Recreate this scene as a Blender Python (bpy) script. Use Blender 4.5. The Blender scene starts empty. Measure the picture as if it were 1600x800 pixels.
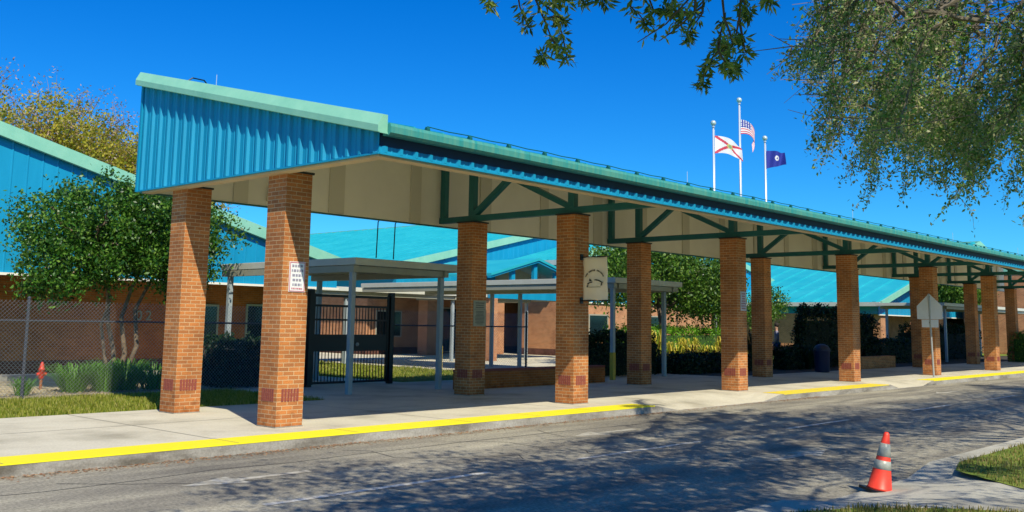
import bpy, math, random
import numpy as np
from mathutils import Vector, Matrix
R = math.radians
random.seed(7)
rng = np.random.default_rng(11)
C = bpy.context.scene.collection
SC = bpy.context.scene

# ------------------------------------------------------------------ camera
cam_d = bpy.data.cameras.new("camera"); cam = bpy.data.objects.new("camera", cam_d); C.objects.link(cam)
yaw, pit, rol = R(47.784), R(7.6536), R(0.895)
fw = Vector((math.sin(yaw)*math.cos(pit), math.cos(yaw)*math.cos(pit), math.sin(pit)))
rt = Vector((math.cos(yaw), -math.sin(yaw), 0)); up = rt.cross(fw)
r2 = rt*math.cos(rol)+up*math.sin(rol); u2 = up*math.cos(rol)-rt*math.sin(rol)
m = Matrix((r2, u2, -fw)).transposed().to_4x4(); m.translation = Vector((0, 0, 1.69)); cam.matrix_world = m
cam_d.sensor_width = 36; cam_d.lens = 1535.46/1600*36; cam_d.shift_y = -(400-299.7)/1600
cam_d.clip_start = 0.1; cam_d.clip_end = 3000
SC.camera = cam
SC.render.resolution_x = 1024; SC.render.resolution_y = 512

# ------------------------------------------------------------------ light
SUN = Vector((-.43, -1.0, 1.2)).normalized()
sl = bpy.data.lights.new("sun", 'SUN'); sl.energy = 5.0; sl.angle = R(0.55); sl.color = (1.0, .93, .75)
so = bpy.data.objects.new("sun", sl); C.objects.link(so)
so.rotation_euler = SUN.to_track_quat('Z', 'Y').to_euler(); so.location = (0, -20, 40)
w = bpy.data.worlds.new("World"); SC.world = w; w.use_nodes = True
nt = w.node_tree; nt.nodes.clear()
sky = nt.nodes.new('ShaderNodeTexSky'); sky.sky_type = 'NISHITA'; sky.sun_disc = False
sky.sun_elevation = math.asin(SUN.z); sky.sun_rotation = math.atan2(SUN.x, SUN.y)
sky.air_density = 1.0; sky.dust_density = 0.25; sky.ozone_density = 3.0; sky.altitude = 0
hs = nt.nodes.new('ShaderNodeHueSaturation'); hs.inputs['Saturation'].default_value = 1.5; hs.inputs['Value'].default_value = 1.0
bg = nt.nodes.new('ShaderNodeBackground'); bg.inputs['Strength'].default_value = 0.10
wo = nt.nodes.new('ShaderNodeOutputWorld')
tint = nt.nodes.new('ShaderNodeMixRGB'); tint.blend_type = 'MULTIPLY'; tint.inputs[0].default_value = 1; tint.inputs[2].default_value = (.26, .93, 1.36, 1)
nt.links.new(sky.outputs[0], hs.inputs['Color']); nt.links.new(hs.outputs[0], tint.inputs[1]); nt.links.new(tint.outputs[0], bg.inputs[0]); nt.links.new(bg.outputs[0], wo.inputs[0])
SC.view_settings.view_transform = 'Standard'; SC.view_settings.look = 'None'
SC.view_settings.exposure = 0.15; SC.view_settings.gamma = 1.0
SC.render.engine = 'CYCLES'

# ------------------------------------------------------------------ materials
MATS = {}
def mat(name, c, rough=.6, c2=None, scale=4.0, bump=0.0, bscale=60.0, metal=0.0, spec=.5, stretch=None, detail=4, lo=.35, hi=.65):
    if name in MATS: return MATS[name]
    m = bpy.data.materials.new(name); m.use_nodes = True; t = m.node_tree; b = t.nodes['Principled BSDF']
    b.inputs['Roughness'].default_value = rough; b.inputs['Metallic'].default_value = metal
    b.inputs['Specular IOR Level'].default_value = spec
    b.inputs['Base Color'].default_value = (*c, 1)
    tc = t.nodes.new('ShaderNodeTexCoord'); src = tc.outputs['Object']
    if stretch:
        mp = t.nodes.new('ShaderNodeMapping'); mp.inputs['Scale'].default_value = stretch
        t.links.new(src, mp.inputs[0]); src = mp.outputs[0]
    if c2:
        n = t.nodes.new('ShaderNodeTexNoise'); n.inputs['Scale'].default_value = scale; n.inputs['Detail'].default_value = detail
        n.inputs['Roughness'].default_value = .65
        rp = t.nodes.new('ShaderNodeValToRGB'); rp.color_ramp.elements[0].position = lo; rp.color_ramp.elements[1].position = hi
        rp.color_ramp.elements[0].color = (*c, 1); rp.color_ramp.elements[1].color = (*c2, 1)
        t.links.new(src, n.inputs[0]); t.links.new(n.outputs[0], rp.inputs[0]); t.links.new(rp.outputs[0], b.inputs['Base Color'])
    if bump:
        n2 = t.nodes.new('ShaderNodeTexNoise'); n2.inputs['Scale'].default_value = bscale; n2.inputs['Detail'].default_value = 3
        bp = t.nodes.new('ShaderNodeBump'); bp.inputs['Strength'].default_value = bump; bp.inputs['Distance'].default_value = .01
        t.links.new(tc.outputs['Object'], n2.inputs[0]); t.links.new(n2.outputs[0], bp.inputs['Height']); t.links.new(bp.outputs[0], b.inputs['Normal'])
    MATS[name] = m
    return m

def brick(name, c1, c2, mortar, dirt=(.6, .6, .6)):
    m = bpy.data.materials.new(name); m.use_nodes = True; t = m.node_tree; b = t.nodes['Principled BSDF']
    b.inputs['Roughness'].default_value = .85; b.inputs['Specular IOR Level'].default_value = .25
    uv = t.nodes.new('ShaderNodeTexCoord')
    br = t.nodes.new('ShaderNodeTexBrick'); br.offset = .5
    br.inputs['Scale'].default_value = 1; br.inputs['Brick Width'].default_value = .2032; br.inputs['Row Height'].default_value = .0677
    br.inputs['Mortar Size'].default_value = .0065; br.inputs['Mortar Smooth'].default_value = .2; br.inputs['Bias'].default_value = -.2
    br.inputs['Color1'].default_value = (*c1, 1); br.inputs['Color2'].default_value = (*c2, 1); br.inputs['Mortar'].default_value = (*mortar, 1)
    t.links.new(uv.outputs['UV'], br.inputs[0])
    n = t.nodes.new('ShaderNodeTexNoise'); n.inputs['Scale'].default_value = 1.7; n.inputs['Detail'].default_value = 5
    rp = t.nodes.new('ShaderNodeValToRGB'); rp.color_ramp.elements[0].position = .3; rp.color_ramp.elements[1].position = .62
    rp.color_ramp.elements[0].color = (*dirt, 1); rp.color_ramp.elements[1].color = (1, 1, 1, 1)
    oi = t.nodes.new('ShaderNodeObjectInfo'); ml = t.nodes.new('ShaderNodeMath'); ml.operation = 'MULTIPLY'; ml.inputs[1].default_value = 37.0
    va = t.nodes.new('ShaderNodeVectorMath'); va.operation = 'ADD'
    t.links.new(oi.outputs['Random'], ml.inputs[0]); t.links.new(uv.outputs['Object'], va.inputs[0]); t.links.new(ml.outputs[0], va.inputs[1])
    t.links.new(va.outputs[0], n.inputs[0]); t.links.new(n.outputs[0], rp.inputs[0])
    n3 = t.nodes.new('ShaderNodeTexNoise'); n3.inputs['Scale'].default_value = 70; n3.inputs['Detail'].default_value = 2
    rp3 = t.nodes.new('ShaderNodeValToRGB'); rp3.color_ramp.elements[0].position = .25; rp3.color_ramp.elements[1].position = .7
    rp3.color_ramp.elements[0].color = (.7, .7, .7, 1); rp3.color_ramp.elements[1].color = (1.1, 1.1, 1.1, 1)
    t.links.new(uv.outputs['Object'], n3.inputs[0]); t.links.new(n3.outputs[0], rp3.inputs[0])
    mx = t.nodes.new('ShaderNodeMixRGB'); mx.blend_type = 'MULTIPLY'; mx.inputs[0].default_value = 1
    mx2 = t.nodes.new('ShaderNodeMixRGB'); mx2.blend_type = 'MULTIPLY'; mx2.inputs[0].default_value = 1
    t.links.new(br.outputs['Color'], mx.inputs[1]); t.links.new(rp.outputs[0], mx.inputs[2])
    t.links.new(mx.outputs[0], mx2.inputs[1]); t.links.new(rp3.outputs[0], mx2.inputs[2])
    sx = t.nodes.new('ShaderNodeSeparateXYZ'); t.links.new(uv.outputs['UV'], sx.inputs[0])
    n5 = t.nodes.new('ShaderNodeTexNoise'); n5.inputs['Scale'].default_value = 7; n5.inputs['Detail'].default_value = 5; t.links.new(va.outputs[0], n5.inputs[0])
    am = t.nodes.new('ShaderNodeMath'); am.operation = 'MULTIPLY_ADD'; am.inputs[1].default_value = .9; t.links.new(n5.outputs[0], am.inputs[0]); t.links.new(sx.outputs['Y'], am.inputs[2])
    rd = t.nodes.new('ShaderNodeValToRGB'); rd.color_ramp.elements[0].position = .38; rd.color_ramp.elements[1].position = .62
    rd.color_ramp.elements[0].color = (.62, .56, .50, 1); rd.color_ramp.elements[1].color = (1, 1, 1, 1); t.links.new(am.outputs[0], rd.inputs[0])
    mx3 = t.nodes.new('ShaderNodeMixRGB'); mx3.blend_type = 'MULTIPLY'; mx3.inputs[0].default_value = 1
    t.links.new(mx2.outputs[0], mx3.inputs[1]); t.links.new(rd.outputs[0], mx3.inputs[2]); t.links.new(mx3.outputs[0], b.inputs['Base Color'])
    bp = t.nodes.new('ShaderNodeBump'); bp.invert = True; bp.inputs['Strength'].default_value = .6; bp.inputs['Distance'].default_value = .006
    t.links.new(br.outputs['Fac'], bp.inputs['Height']); t.links.new(bp.outputs[0], b.inputs['Normal'])
    return m

def leafmat(name, cols, trans=.35, rough=.45):
    m = bpy.data.materials.new(name); m.use_nodes = True; t = m.node_tree; t.nodes.clear()
    g = t.nodes.new('ShaderNodeNewGeometry'); rp = t.nodes.new('ShaderNodeValToRGB')
    cr = rp.color_ramp
    while len(cr.elements) < len(cols): cr.elements.new(.5)
    for i, c in enumerate(cols):
        cr.elements[i].position = i/(len(cols)-1); cr.elements[i].color = (*c, 1)
    t.links.new(g.outputs['Random Per Island'], rp.inputs[0])
    b = t.nodes.new('ShaderNodeBsdfPrincipled'); b.inputs['Roughness'].default_value = rough; b.inputs['Specular IOR Level'].default_value = .4
    tr = t.nodes.new('ShaderNodeBsdfTranslucent'); mx = t.nodes.new('ShaderNodeMixShader'); mx.inputs[0].default_value = trans
    o = t.nodes.new('ShaderNodeOutputMaterial')
    t.links.new(rp.outputs[0], b.inputs['Base Color']); t.links.new(rp.outputs[0], tr.inputs[0])
    t.links.new(b.outputs[0], mx.inputs[1]); t.links.new(tr.outputs[0], mx.inputs[2]); t.links.new(mx.outputs[0], o.inputs[0])
    return m

def ground_mat(name, ca, cb, cc, s1, s2, bump, bs, stretch=(1, 1, 1), speck=(.75, 1.15), joints=None):
    m = bpy.data.materials.new(name); m.use_nodes = True; t = m.node_tree; b = t.nodes['Principled BSDF']
    b.inputs['Roughness'].default_value = .9; b.inputs['Specular IOR Level'].default_value = .2
    tc = t.nodes.new('ShaderNodeTexCoord'); mp = t.nodes.new('ShaderNodeMapping'); mp.inputs['Scale'].default_value = stretch
    t.links.new(tc.outputs['Object'], mp.inputs[0])
    n = t.nodes.new('ShaderNodeTexNoise'); n.inputs['Scale'].default_value = s1; n.inputs['Detail'].default_value = 8; n.inputs['Roughness'].default_value = .62
    t.links.new(mp.outputs[0], n.inputs[0])
    rp = t.nodes.new('ShaderNodeValToRGB'); e = rp.color_ramp.elements; e.new(.5)
    for i, (p, c) in enumerate(((.32, ca), (.5, cb), (.68, cc))): e[i].position = p; e[i].color = (*c, 1)
    t.links.new(n.outputs[0], rp.inputs[0])
    n2 = t.nodes.new('ShaderNodeTexNoise'); n2.inputs['Scale'].default_value = s2; n2.inputs['Detail'].default_value = 4; n2.inputs['Roughness'].default_value = .75
    t.links.new(tc.outputs['Object'], n2.inputs[0])
    r2_ = t.nodes.new('ShaderNodeValToRGB'); r2_.color_ramp.elements[0].position = .3; r2_.color_ramp.elements[1].position = .7
    r2_.color_ramp.elements[0].color = (speck[0],)*3+(1,); r2_.color_ramp.elements[1].color = (speck[1],)*3+(1,)
    t.links.new(n2.outputs[0], r2_.inputs[0])
    mx = t.nodes.new('ShaderNodeMixRGB'); mx.blend_type = 'MULTIPLY'; mx.inputs[0].default_value = 1
    t.links.new(rp.outputs[0], mx.inputs[1]); t.links.new(r2_.outputs[0], mx.inputs[2])
    t.links.new(mx.outputs[0], b.inputs['Base Color'])
    bp = t.nodes.new('ShaderNodeBump'); bp.inputs['Strength'].default_value = bump; bp.inputs['Distance'].default_value = .01
    n3 = t.nodes.new('ShaderNodeTexNoise'); n3.inputs['Scale'].default_value = bs; n3.inputs['Detail'].default_value = 3
    t.links.new(tc.outputs['Object'], n3.inputs[0]); t.links.new(n3.outputs[0], bp.inputs['Height']); t.links.new(bp.outputs[0], b.inputs['Normal'])
    return m

M_BRICK = brick('tan_brick', (.62, .225, .065), (.36, .14, .055), (.66, .44, .24), (.66, .62, .60))
M_BRICKD = brick('brown_brick', (.52, .15, .03), (.36, .10, .022), (.42, .22, .10), (.7, .68, .66))
M_BRICKP = brick('salmon_brick', (.62, .27, .12), (.46, .20, .09), (.62, .45, .30), (.75, .7, .7))
M_SOLD = mat('dark_red_brick', (.20, .04, .03), .8, (.30, .075, .05), 30)
M_BASEBR = brick('maroon_brick', (.14, .05, .04), (.09, .035, .03), (.2, .14, .11))
M_TEAL = mat('teal_metal', (.004, .25, .44), .4, (.010, .32, .54), .9, spec=.5, stretch=(2.5, 2.5, .35), lo=.3, hi=.75, detail=8)
M_TEALR = mat('aqua_roof_metal', (.010, .36, .44), .42, (.035, .46, .52), .8, stretch=(1, .5, 1), lo=.3, hi=.75, detail=8)
M_MINT = mat('mint_trim', (.21, .52, .37), .45, (.30, .62, .44), 2.2, lo=.3, hi=.75, detail=7)
M_GUT = mat('weathered_gutter', (.015, .27, .27), .5, (.12, .36, .27), 5, stretch=(2.2, 1, .25), lo=.3, hi=.72)
M_DGREEN = mat('dark_green_steel', (.006, .115, .115), .45, (.010, .14, .135), 3)
M_BEIGE = mat('beige_panel', (.84, .80, .66), .7, (.78, .74, .61), .8)
M_BEIGE3 = mat('darker_beige_batten', (.62, .58, .45), .7)
M_BEIGE2 = mat('beige_flange', (.62, .50, .33), .7, (.56, .43, .28), 3)
M_WALKM = mat('grey_beige_aluminium', (.34, .33, .25), .5, (.38, .37, .29), 2)
M_WALKW = mat('pale_aluminium', (.55, .55, .47), .45, (.60, .60, .52), 2)
M_POST = mat('blue_grey_post', (.36, .41, .43), .45, (.32, .37, .40), 3)
M_YPOST = mat('yellow_post_paint', (.62, .42, .03), .6, (.5, .34, .04), 8)
M_BLACK = mat('black_steel', (.006, .006, .008), .4)
M_CAP = mat('dark_cap', (.01, .02, .018), .5)
M_GALV = mat('galvanised_wire', (.36, .35, .36), .45, metal=.4)
M_DWIRE = mat('black_wire', (.05, .05, .055), .5)
M_GLASS = mat('dark_glass', (.008, .02, .025), .08)
M_WHITE = mat('white_paint', (.78, .78, .76), .5)
M_POLE = mat('silver_pole', (.62, .66, .70), .35, metal=.3)
M_TRUNK = mat('grey_bark', (.20, .15, .10), .9, (.34, .27, .19), 9, bump=.5, bscale=25)
M_TRUNKD = mat('brown_bark', (.07, .05, .035), .9, (.12, .09, .06), 9, bump=.5, bscale=25)
M_CONC = ground_mat('sidewalk_concrete', (.38, .345, .26), (.585, .535, .415), (.66, .61, .48), .6, 28, .25, 120, (1, 1, 1), (.82, 1.08))
M_CONC2 = ground_mat('old_concrete', (.30, .28, .23), (.44, .42, .35), (.52, .49, .41), .9, 30, .3, 90, (1, 1, 1), (.75, 1.12))
M_KERB = ground_mat('stained_kerb', (.15, .13, .10), (.34, .31, .26), (.46, .43, .37), 1.1, 30, .4, 70, (1, 1, 3), (.7, 1.15))
M_ROAD = ground_mat('worn_asphalt', (.17, .155, .13), (.29, .265, .21), (.45, .41, .31), .7, 26, .7, 160, (.30, 1.9, 1), (.5, 1.45))
M_SEAL = mat('crack_sealer', (.05, .048, .045), .7)
M_DEBRIS = mat('leaf_litter', (.22, .12, .06), .95, (.34, .22, .12), 30)
M_GRASS = ground_mat('lawn_soil', (.10, .15, .02), (.16, .22, .03), (.24, .28, .05), 1.3, 60, .6, 150)
M_MULCH = ground_mat('sandy_mulch', (.28, .22, .13), (.44, .36, .22), (.56, .48, .33), 2.5, 60, .8, 120)
M_BLADE = leafmat('grass_blades', [(.10, .16, .008), (.22, .27, .015), (.36, .36, .04), (.44, .37, .12)], .3, .6)
M_LEAFO = leafmat('oak_leaves', [(.02, .09, .01), (.06, .20, .018), (.13, .30, .03), (.34, .36, .09)], .42)
M_BLADE2 = leafmat('dry_grass_blades', [(.09, .10, .01), (.18, .17, .02), (.30, .24, .06), (.38, .28, .12)], .25, .7)
M_LEAFN = leafmat('glossy_oak_leaves', [(.05, .11, .02), (.13, .23, .035), (.26, .38, .05), (.44, .42, .12)], .45, .35)
M_LEAFF = leafmat('fine_twig_leaves', [(.16, .17, .05), (.34, .34, .09), (.52, .48, .18), (.70, .62, .34)], .45)
M_TRUNKM = mat('tan_bark', (.15, .10, .06), .9, (.26, .19, .12), 9, bump=.5, bscale=25)
M_LEAFP = leafmat('privet_leaves', [(.010, .045, .004), (.03, .11, .010), (.07, .20, .016), (.20, .34, .05)], .3, .4)
M_LEAFG = leafmat('bright_oak_leaves', [(.03, .20, .02), (.08, .36, .03), (.19, .52, .05), (.50, .68, .20)], .5, .35)
M_LEAFF2 = leafmat('fine_fringe_leaves', [(.07, .18, .03), (.16, .32, .06), (.34, .42, .12), (.58, .54, .30)], .45)
M_LEAFY = leafmat('spring_leaves', [(.24, .27, .02), (.42, .40, .03), (.56, .48, .05), (.42, .30, .10)], .45)
M_LEAFR = leafmat('bare_twig_tips', [(.24, .14, .09), (.36, .22, .15), (.45, .33, .22)], .2)
M_LEAFC = leafmat('crown_leaves', [(.02, .06, .006), (.05, .14, .012), (.11, .24, .02), (.22, .34, .06)], .35, .4)
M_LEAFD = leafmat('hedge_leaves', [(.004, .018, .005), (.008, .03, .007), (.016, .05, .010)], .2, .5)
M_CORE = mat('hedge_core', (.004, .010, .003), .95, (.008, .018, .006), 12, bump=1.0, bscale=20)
M_LEAFH = leafmat('bright_hedge_leaves', [(.09, .26, .012), (.18, .42, .02), (.26, .52, .03)], .35, .5)
M_LEAFYL = leafmat('yellow_croton_leaves', [(.16, .26, .02), (.46, .44, .04), (.78, .64, .07), (.34, .20, .06)], .3, .5)
def paint(name, c, wear, lo, hi):
    m = mat(name, wear, .6, c, 9, lo=lo, hi=hi, detail=8); return m
M_YEL = paint('yellow_kerb_paint', (.90, .76, .01), (.58, .50, .22), .27, .36)
M_YELW = paint('worn_yellow_kerb_paint', (.86, .66, .02), (.50, .42, .22), .34, .46)
M_LINE2 = paint('faded_white_arrow', (.50, .47, .39), (.29, .265, .21), .40, .58)
M_LINE = paint('worn_white_line', (.66, .63, .55), (.33, .30, .25), .36, .56)

# ------------------------------------------------------------------ mesh helpers
class MB:
    def __init__(s): s.v = []; s.f = []; s.mi = []; s.k = 0
    def add(s, vs, fs, mi=0):
        o = len(s.v); s.v += [tuple(p) for p in vs]; s.f += [tuple(i+o for i in q) for q in fs]; s.mi += [mi]*len(fs); return s
    def box(s, a, b, mi=0):
        x0, y0, z0 = a; x1, y1, z1 = b
        return s.add([(x0,y0,z0),(x1,y0,z0),(x1,y1,z0),(x0,y1,z0),(x0,y0,z1),(x1,y0,z1),(x1,y1,z1),(x0,y1,z1)],
              [(0,3,2,1),(4,5,6,7),(0,1,5,4),(1,2,6,5),(2,3,7,6),(3,0,4,7)], mi)
    def prism(s, prof, axis, a, b, mi=0):   # prof: CCW list of 2D, axis 'x': (y,z) ; 'y': (x,z) ; 'z': (x,y)
        n = len(prof)
        def P(p, t): return (t, p[0], p[1]) if axis == 'x' else (p[0], t, p[1]) if axis == 'y' else (p[0], p[1], t)
        vs = [P(p, a) for p in prof]+[P(p, b) for p in prof]
        fs = [tuple(range(n))[::-1], tuple(range(n, 2*n))]+[(i, (i+1) % n, n+(i+1) % n, n+i) for i in range(n)]
        return s.add(vs, fs, mi)
    def tube(s, pts, rad, n=6, mi=0, cap=True):
        pts = [Vector(p) for p in pts]
        if not hasattr(rad, '__len__'): rad = [rad]*len(pts)
        rings = []; prev = None
        for i, p in enumerate(pts):
            d = (pts[min(i+1, len(pts)-1)]-pts[max(i-1, 0)]).normalized()
            if prev is None:
                a = Vector((0, 0, 1)) if abs(d.z) < .9 else Vector((1, 0, 0)); u = d.cross(a).normalized()
            else:
                u = (prev-d*prev.dot(d)).normalized()
            prev = u; v = d.cross(u)
            rings.append([p+(u*math.cos(2*math.pi*k/n)+v*math.sin(2*math.pi*k/n))*rad[i] for k in range(n)])
        vs = [q for r in rings for q in r]; fs = []
        for i in range(len(pts)-1):
            for k in range(n): fs.append((i*n+k, i*n+(k+1) % n, (i+1)*n+(k+1) % n, (i+1)*n+k))
        if cap: fs += [tuple(range(n))[::-1], tuple(range((len(pts)-1)*n, len(pts)*n))]
        return s.add(vs, fs, mi)
    def bar(s, a, b, w_, h_, upv=(0, 0, 1), mi=0):
        a, b = Vector(a), Vector(b); d = (b-a).normalized(); sd = d.cross(Vector(upv)).normalized(); u = sd.cross(d)
        vs = [p+sd*sx*w_/2+u*sz*h_/2 for p in (a, b) for sx, sz in ((-1,-1),(1,-1),(1,1),(-1,1))]
        return s.add(vs, [(0,1,2,3)[::-1] if False else (3,2,1,0),(4,5,6,7),(0,1,5,4),(1,2,6,5),(2,3,7,6),(3,0,4,7)], mi)
    def lathe(s, prof, n=24, c=(0,0,0), mi=0):
        vs = [(c[0]+r*math.cos(2*math.pi*k/n), c[1]+r*math.sin(2*math.pi*k/n), c[2]+z) for r, z in prof for k in range(n)]
        fs = [(i*n+k, i*n+(k+1) % n, (i+1)*n+(k+1) % n, (i+1)*n+k) for i in range(len(prof)-1) for k in range(n)]
        fs += [tuple(range(n))[::-1], tuple(range((len(prof)-1)*n, len(prof)*n))]
        return s.add(vs, fs, mi)
    def build(s, name, mats, parent=None, loc=(0,0,0), smooth=False, bevel=0):
        me = bpy.data.meshes.new(name); me.from_pydata(s.v, [], s.f); me.update()
        ms = mats if isinstance(mats, (list, tuple)) else [mats]
        for m_ in ms: me.materials.append(m_)
        if len(ms) > 1: me.polygons.foreach_set('material_index', s.mi)
        uvl = me.uv_layers.new(name='UVMap')
        vv = s.v
        for p in me.polygons:
            n = p.normal; ax, ay, az = abs(n.x), abs(n.y), abs(n.z)
            for li in p.loop_indices:
                q = vv[me.loops[li].vertex_index]
                uvl.data[li].uv = (q[0], q[1]) if az >= ax and az >= ay else ((q[1], q[2]) if ax > ay else (q[0], q[2]))
        if smooth: me.polygons.foreach_set('use_smooth', [True]*len(me.polygons))
        o = bpy.data.objects.new(name, me); C.objects.link(o); o.location = loc
        if parent: o.parent = parent
        if bevel:
            b = o.modifiers.new('bevel', 'BEVEL'); b.width = bevel; b.segments = 2; b.limit_method = 'ANGLE'
        return o

def tag(o, label=None, cat=None, group=None, kind=None):
    if label: o['label'] = label
    if cat: o['category'] = cat
    if group: o['group'] = group
    if kind: o['kind'] = kind
    return o
def thing(name, label, cat, loc=(0,0,0), group=None, rz=0):
    o = bpy.data.objects.new(name, None); C.objects.link(o); o.location = loc; o.rotation_euler = (0, 0, rz)
    o.empty_display_size = .2
    return tag(o, label, cat, group)
def copy_tree(o, parent=None):
    c = o.copy(); C.objects.link(c); c.parent = parent
    for ch in list(o.children): copy_tree(ch, c)
    return c

def leaves(name, cen, size, mt, parent, aspect=.5, flat=0.0, droop=None, jitter=.35, twigs=None):
    """cen Nx3; one small folded leaf (two triangles' worth of quad) at each point"""
    cen = np.asarray(cen, float); n = len(cen)
    d = rng.normal(size=(n, 3))
    if droop is not None: d = d*(1-abs(droop))+np.array([0, 0, -droop])*1.2+d*.3
    d /= np.linalg.norm(d, axis=1)[:, None]
    q = rng.normal(size=(n, 3)); q[:, 2] += flat*3*np.sign(q[:, 2]+1e-6)*0 + flat*2
    nrm = q-(q*d).sum(1)[:, None]*d; nrm /= np.linalg.norm(nrm, axis=1)[:, None]+1e-9
    sd = np.cross(d, nrm); L = size*(1+rng.uniform(-jitter, jitter, n))[:, None]; W = L*aspect
    a = cen-d*L*.5; b = cen+sd*W*.5+nrm*W*.12; c = cen+d*L*.5; e = cen-sd*W*.5+nrm*W*.12
    v = np.stack([a, b, c, e], 1).reshape(-1, 3).astype(np.float32)
    me = bpy.data.meshes.new(name); me.vertices.add(4*n); me.vertices.foreach_set('co', v.ravel())
    me.loops.add(4*n); me.loops.foreach_set('vertex_index', np.arange(4*n, dtype=np.int32))
    me.polygons.add(n); me.polygons.foreach_set('loop_start', np.arange(0, 4*n, 4, dtype=np.int32))
    me.polygons.foreach_set('loop_total', np.full(n, 4, dtype=np.int32))
    me.update(calc_edges=True); me.validate(); me.materials.append(mt)
    o = bpy.data.objects.new(name, me); C.objects.link(o)
    if parent: o.parent = parent
    return o

def leaves_dir(name, cen, d, size, mt, parent, aspect=.3, jitter=.3):
    cen = np.asarray(cen, float); d = np.asarray(d, float)+rng.normal(size=cen.shape)*.22; n = len(cen)
    d /= np.linalg.norm(d, axis=1)[:, None]; q = rng.normal(size=(n, 3)); nrm = q-(q*d).sum(1)[:, None]*d; nrm /= np.linalg.norm(nrm, axis=1)[:, None]
    sd = np.cross(d, nrm); L = size*(1+rng.uniform(-jitter, jitter, n))[:, None]; W = L*aspect
    v = np.stack([cen, cen+d*L*.45+sd*W*.5+nrm*W*.15, cen+d*L, cen+d*L*.45-sd*W*.5+nrm*W*.15], 1).reshape(-1, 3)
    me = bpy.data.meshes.new(name); me.from_pydata(v.tolist(), [], [(4*i, 4*i+1, 4*i+2, 4*i+3) for i in range(n)]); me.materials.append(mt)
    o = bpy.data.objects.new(name, me); C.objects.link(o); o.parent = parent
    return o

def clumps(ells, ncl, per, rad, shell=.55, squash=.8, cut=None):
    """leaf positions: ncl clumps spread in a union of ellipsoids, biased to the outside"""
    vol = np.array([e[3]*e[4]*e[5] for e in ells]); pr = vol**.75; pr /= pr.sum(); out = []
    for i in rng.choice(len(ells), ncl, p=pr):
        e = ells[i]; u = rng.normal(size=3); u /= np.linalg.norm(u); r = shell+(1-shell)*rng.random()**.7
        r *= 1+rng.normal()*.07
        c = np.array(e[:3])+u*r*np.array(e[3:6])
        if cut is not None and not cut(c): continue
        k = int(per*rng.uniform(.4, 1.5)); rr = rad*rng.uniform(.6, 1.4)
        out.append(c+rng.normal(size=(k, 3))*rr*np.array([1, 1, squash]))
    return np.concatenate(out)

def limb_path(a, b, sag, n=5, wob=.15):
    a, b = Vector(a), Vector(b); out = []
    for i in range(n+1):
        t = i/n; p = a.lerp(b, t); p.z += sag*4*t*(1-t)
        if 0 < i < n: p += Vector(rng.normal(size=3)*wob*min(1, (b-a).length*.3))
        out.append(p)
    return out
def taper(r0, r1, n): return [r0+(r1-r0)*i/(n) for i in range(n+1)]

# ------------------------------------------------------------------ SETTING: ground
def sheet(name, pts, z, mt, kind='structure', parent=None):
    return tag(MB().add([(x, y, z) for x, y in pts], [tuple(range(len(pts)))]).build(name, mt, parent), kind=kind)
sheet('ground', [(-300,-300),(900,-300),(900,900),(-300,900)], -.20, M_GRASS)
sheet('road', [(-60,3.0),(200,3.0),(200,12.2),(-60,12.2)], -.15, M_ROAD)
tag(MB().box((-60,-40,-.19),(200,3.0,-.154)).build('car_park', M_ROAD), kind='structure')
# sidewalk with dropped kerbs: a height field
KY = 12.10
def ramp(x):
    def seg(a, b, c, d): return 0 if x <= a or x >= d else (x-a)/(b-a) if x < b else 1 if x <= c else (d-x)/(d-c)
    return max(seg(18.0,18.9,22.8,23.7), seg(31.0,31.7,33.8,34.6))
def hz(x, y):
    t = ramp(x); yy = min(1, max(0, (y-KY)/1.15)); return -.135*t*(1-yy)
xs = sorted(set([-60,-20,0,5,9.5,14,17,18,18.9,20,21.5,22.8,23.7,26,29,31,31.7,33.8,34.6,40,60,130]))
ys = [KY, 12.45, 12.80, 13.25, 15, 17.5]
mb = MB(); vs = [(x, y, hz(x, y)) for y in ys for x in xs]; nx = len(xs)
fs = [(j*nx+i, j*nx+i+1, (j+1)*nx+i+1, (j+1)*nx+i) for j in range(len(ys)-1) for i in range(nx-1)]
mb.add(vs, fs)
tag(mb.build('sidewalk', M_CONC), kind='structure')
mb = MB()   # kerb face
for i in range(nx-1):
    a, b = xs[i], xs[i+1]
    mb.add([(a,KY-.012,-.17),(b,KY-.012,-.17),(b,KY,hz(b,KY)),(a,KY,hz(a,KY))], [(0,1,2,3)])
tag(mb.build('kerb', M_KERB), kind='structure')
def yellow(name, x0, x1, mt):
    q = [x0]+[x for x in xs if x0 < x < x1]+[x1]; mb = MB()
    for a, b in zip(q, q[1:]):
        for y0, y1 in ((KY-.002, 12.45), (12.45, 12.72)):
            mb.add([(a,y0,hz(a,y0)+.004),(b,y0,hz(b,y0)+.004),(b,y1,hz(b,y1)+.004),(a,y1,hz(a,y1)+.004)], [(0,1,2,3)])
        mb.add([(a,KY-.006,hz(a,KY)-.015),(b,KY-.006,hz(b,KY)-.015),(b,KY-.004,hz(b,KY)+.004),(a,KY-.004,hz(a,KY)+.004)], [(0,1,2,3)])
    tag(mb.build(name, mt), kind='structure')
yellow('kerb_paint', -60, 18.0, M_YEL); yellow('kerb_paint', 23.9, 30.9, M_YELW); yellow('kerb_paint', 34.8, 130, M_YEL)
mb = MB()
for x in (1.6, 4.7, 7.8, 9.9, 12.4, 14.2, 16.0, 26.4, 29.8, 36.6, 40.2, 43.6):
    mb.add([(x,KY-.002,hz(x,KY)+.0062),(x+.014,KY-.002,hz(x,KY)+.0062),(x+.014,12.82,hz(x,12.82)+.0062),(x,12.82,hz(x,12.82)+.0062)], [(0,1,2,3)])
tag(mb.build('kerb_joints', mat('joint_dirt', (.20, .18, .14), .9)), kind='structure')
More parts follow.
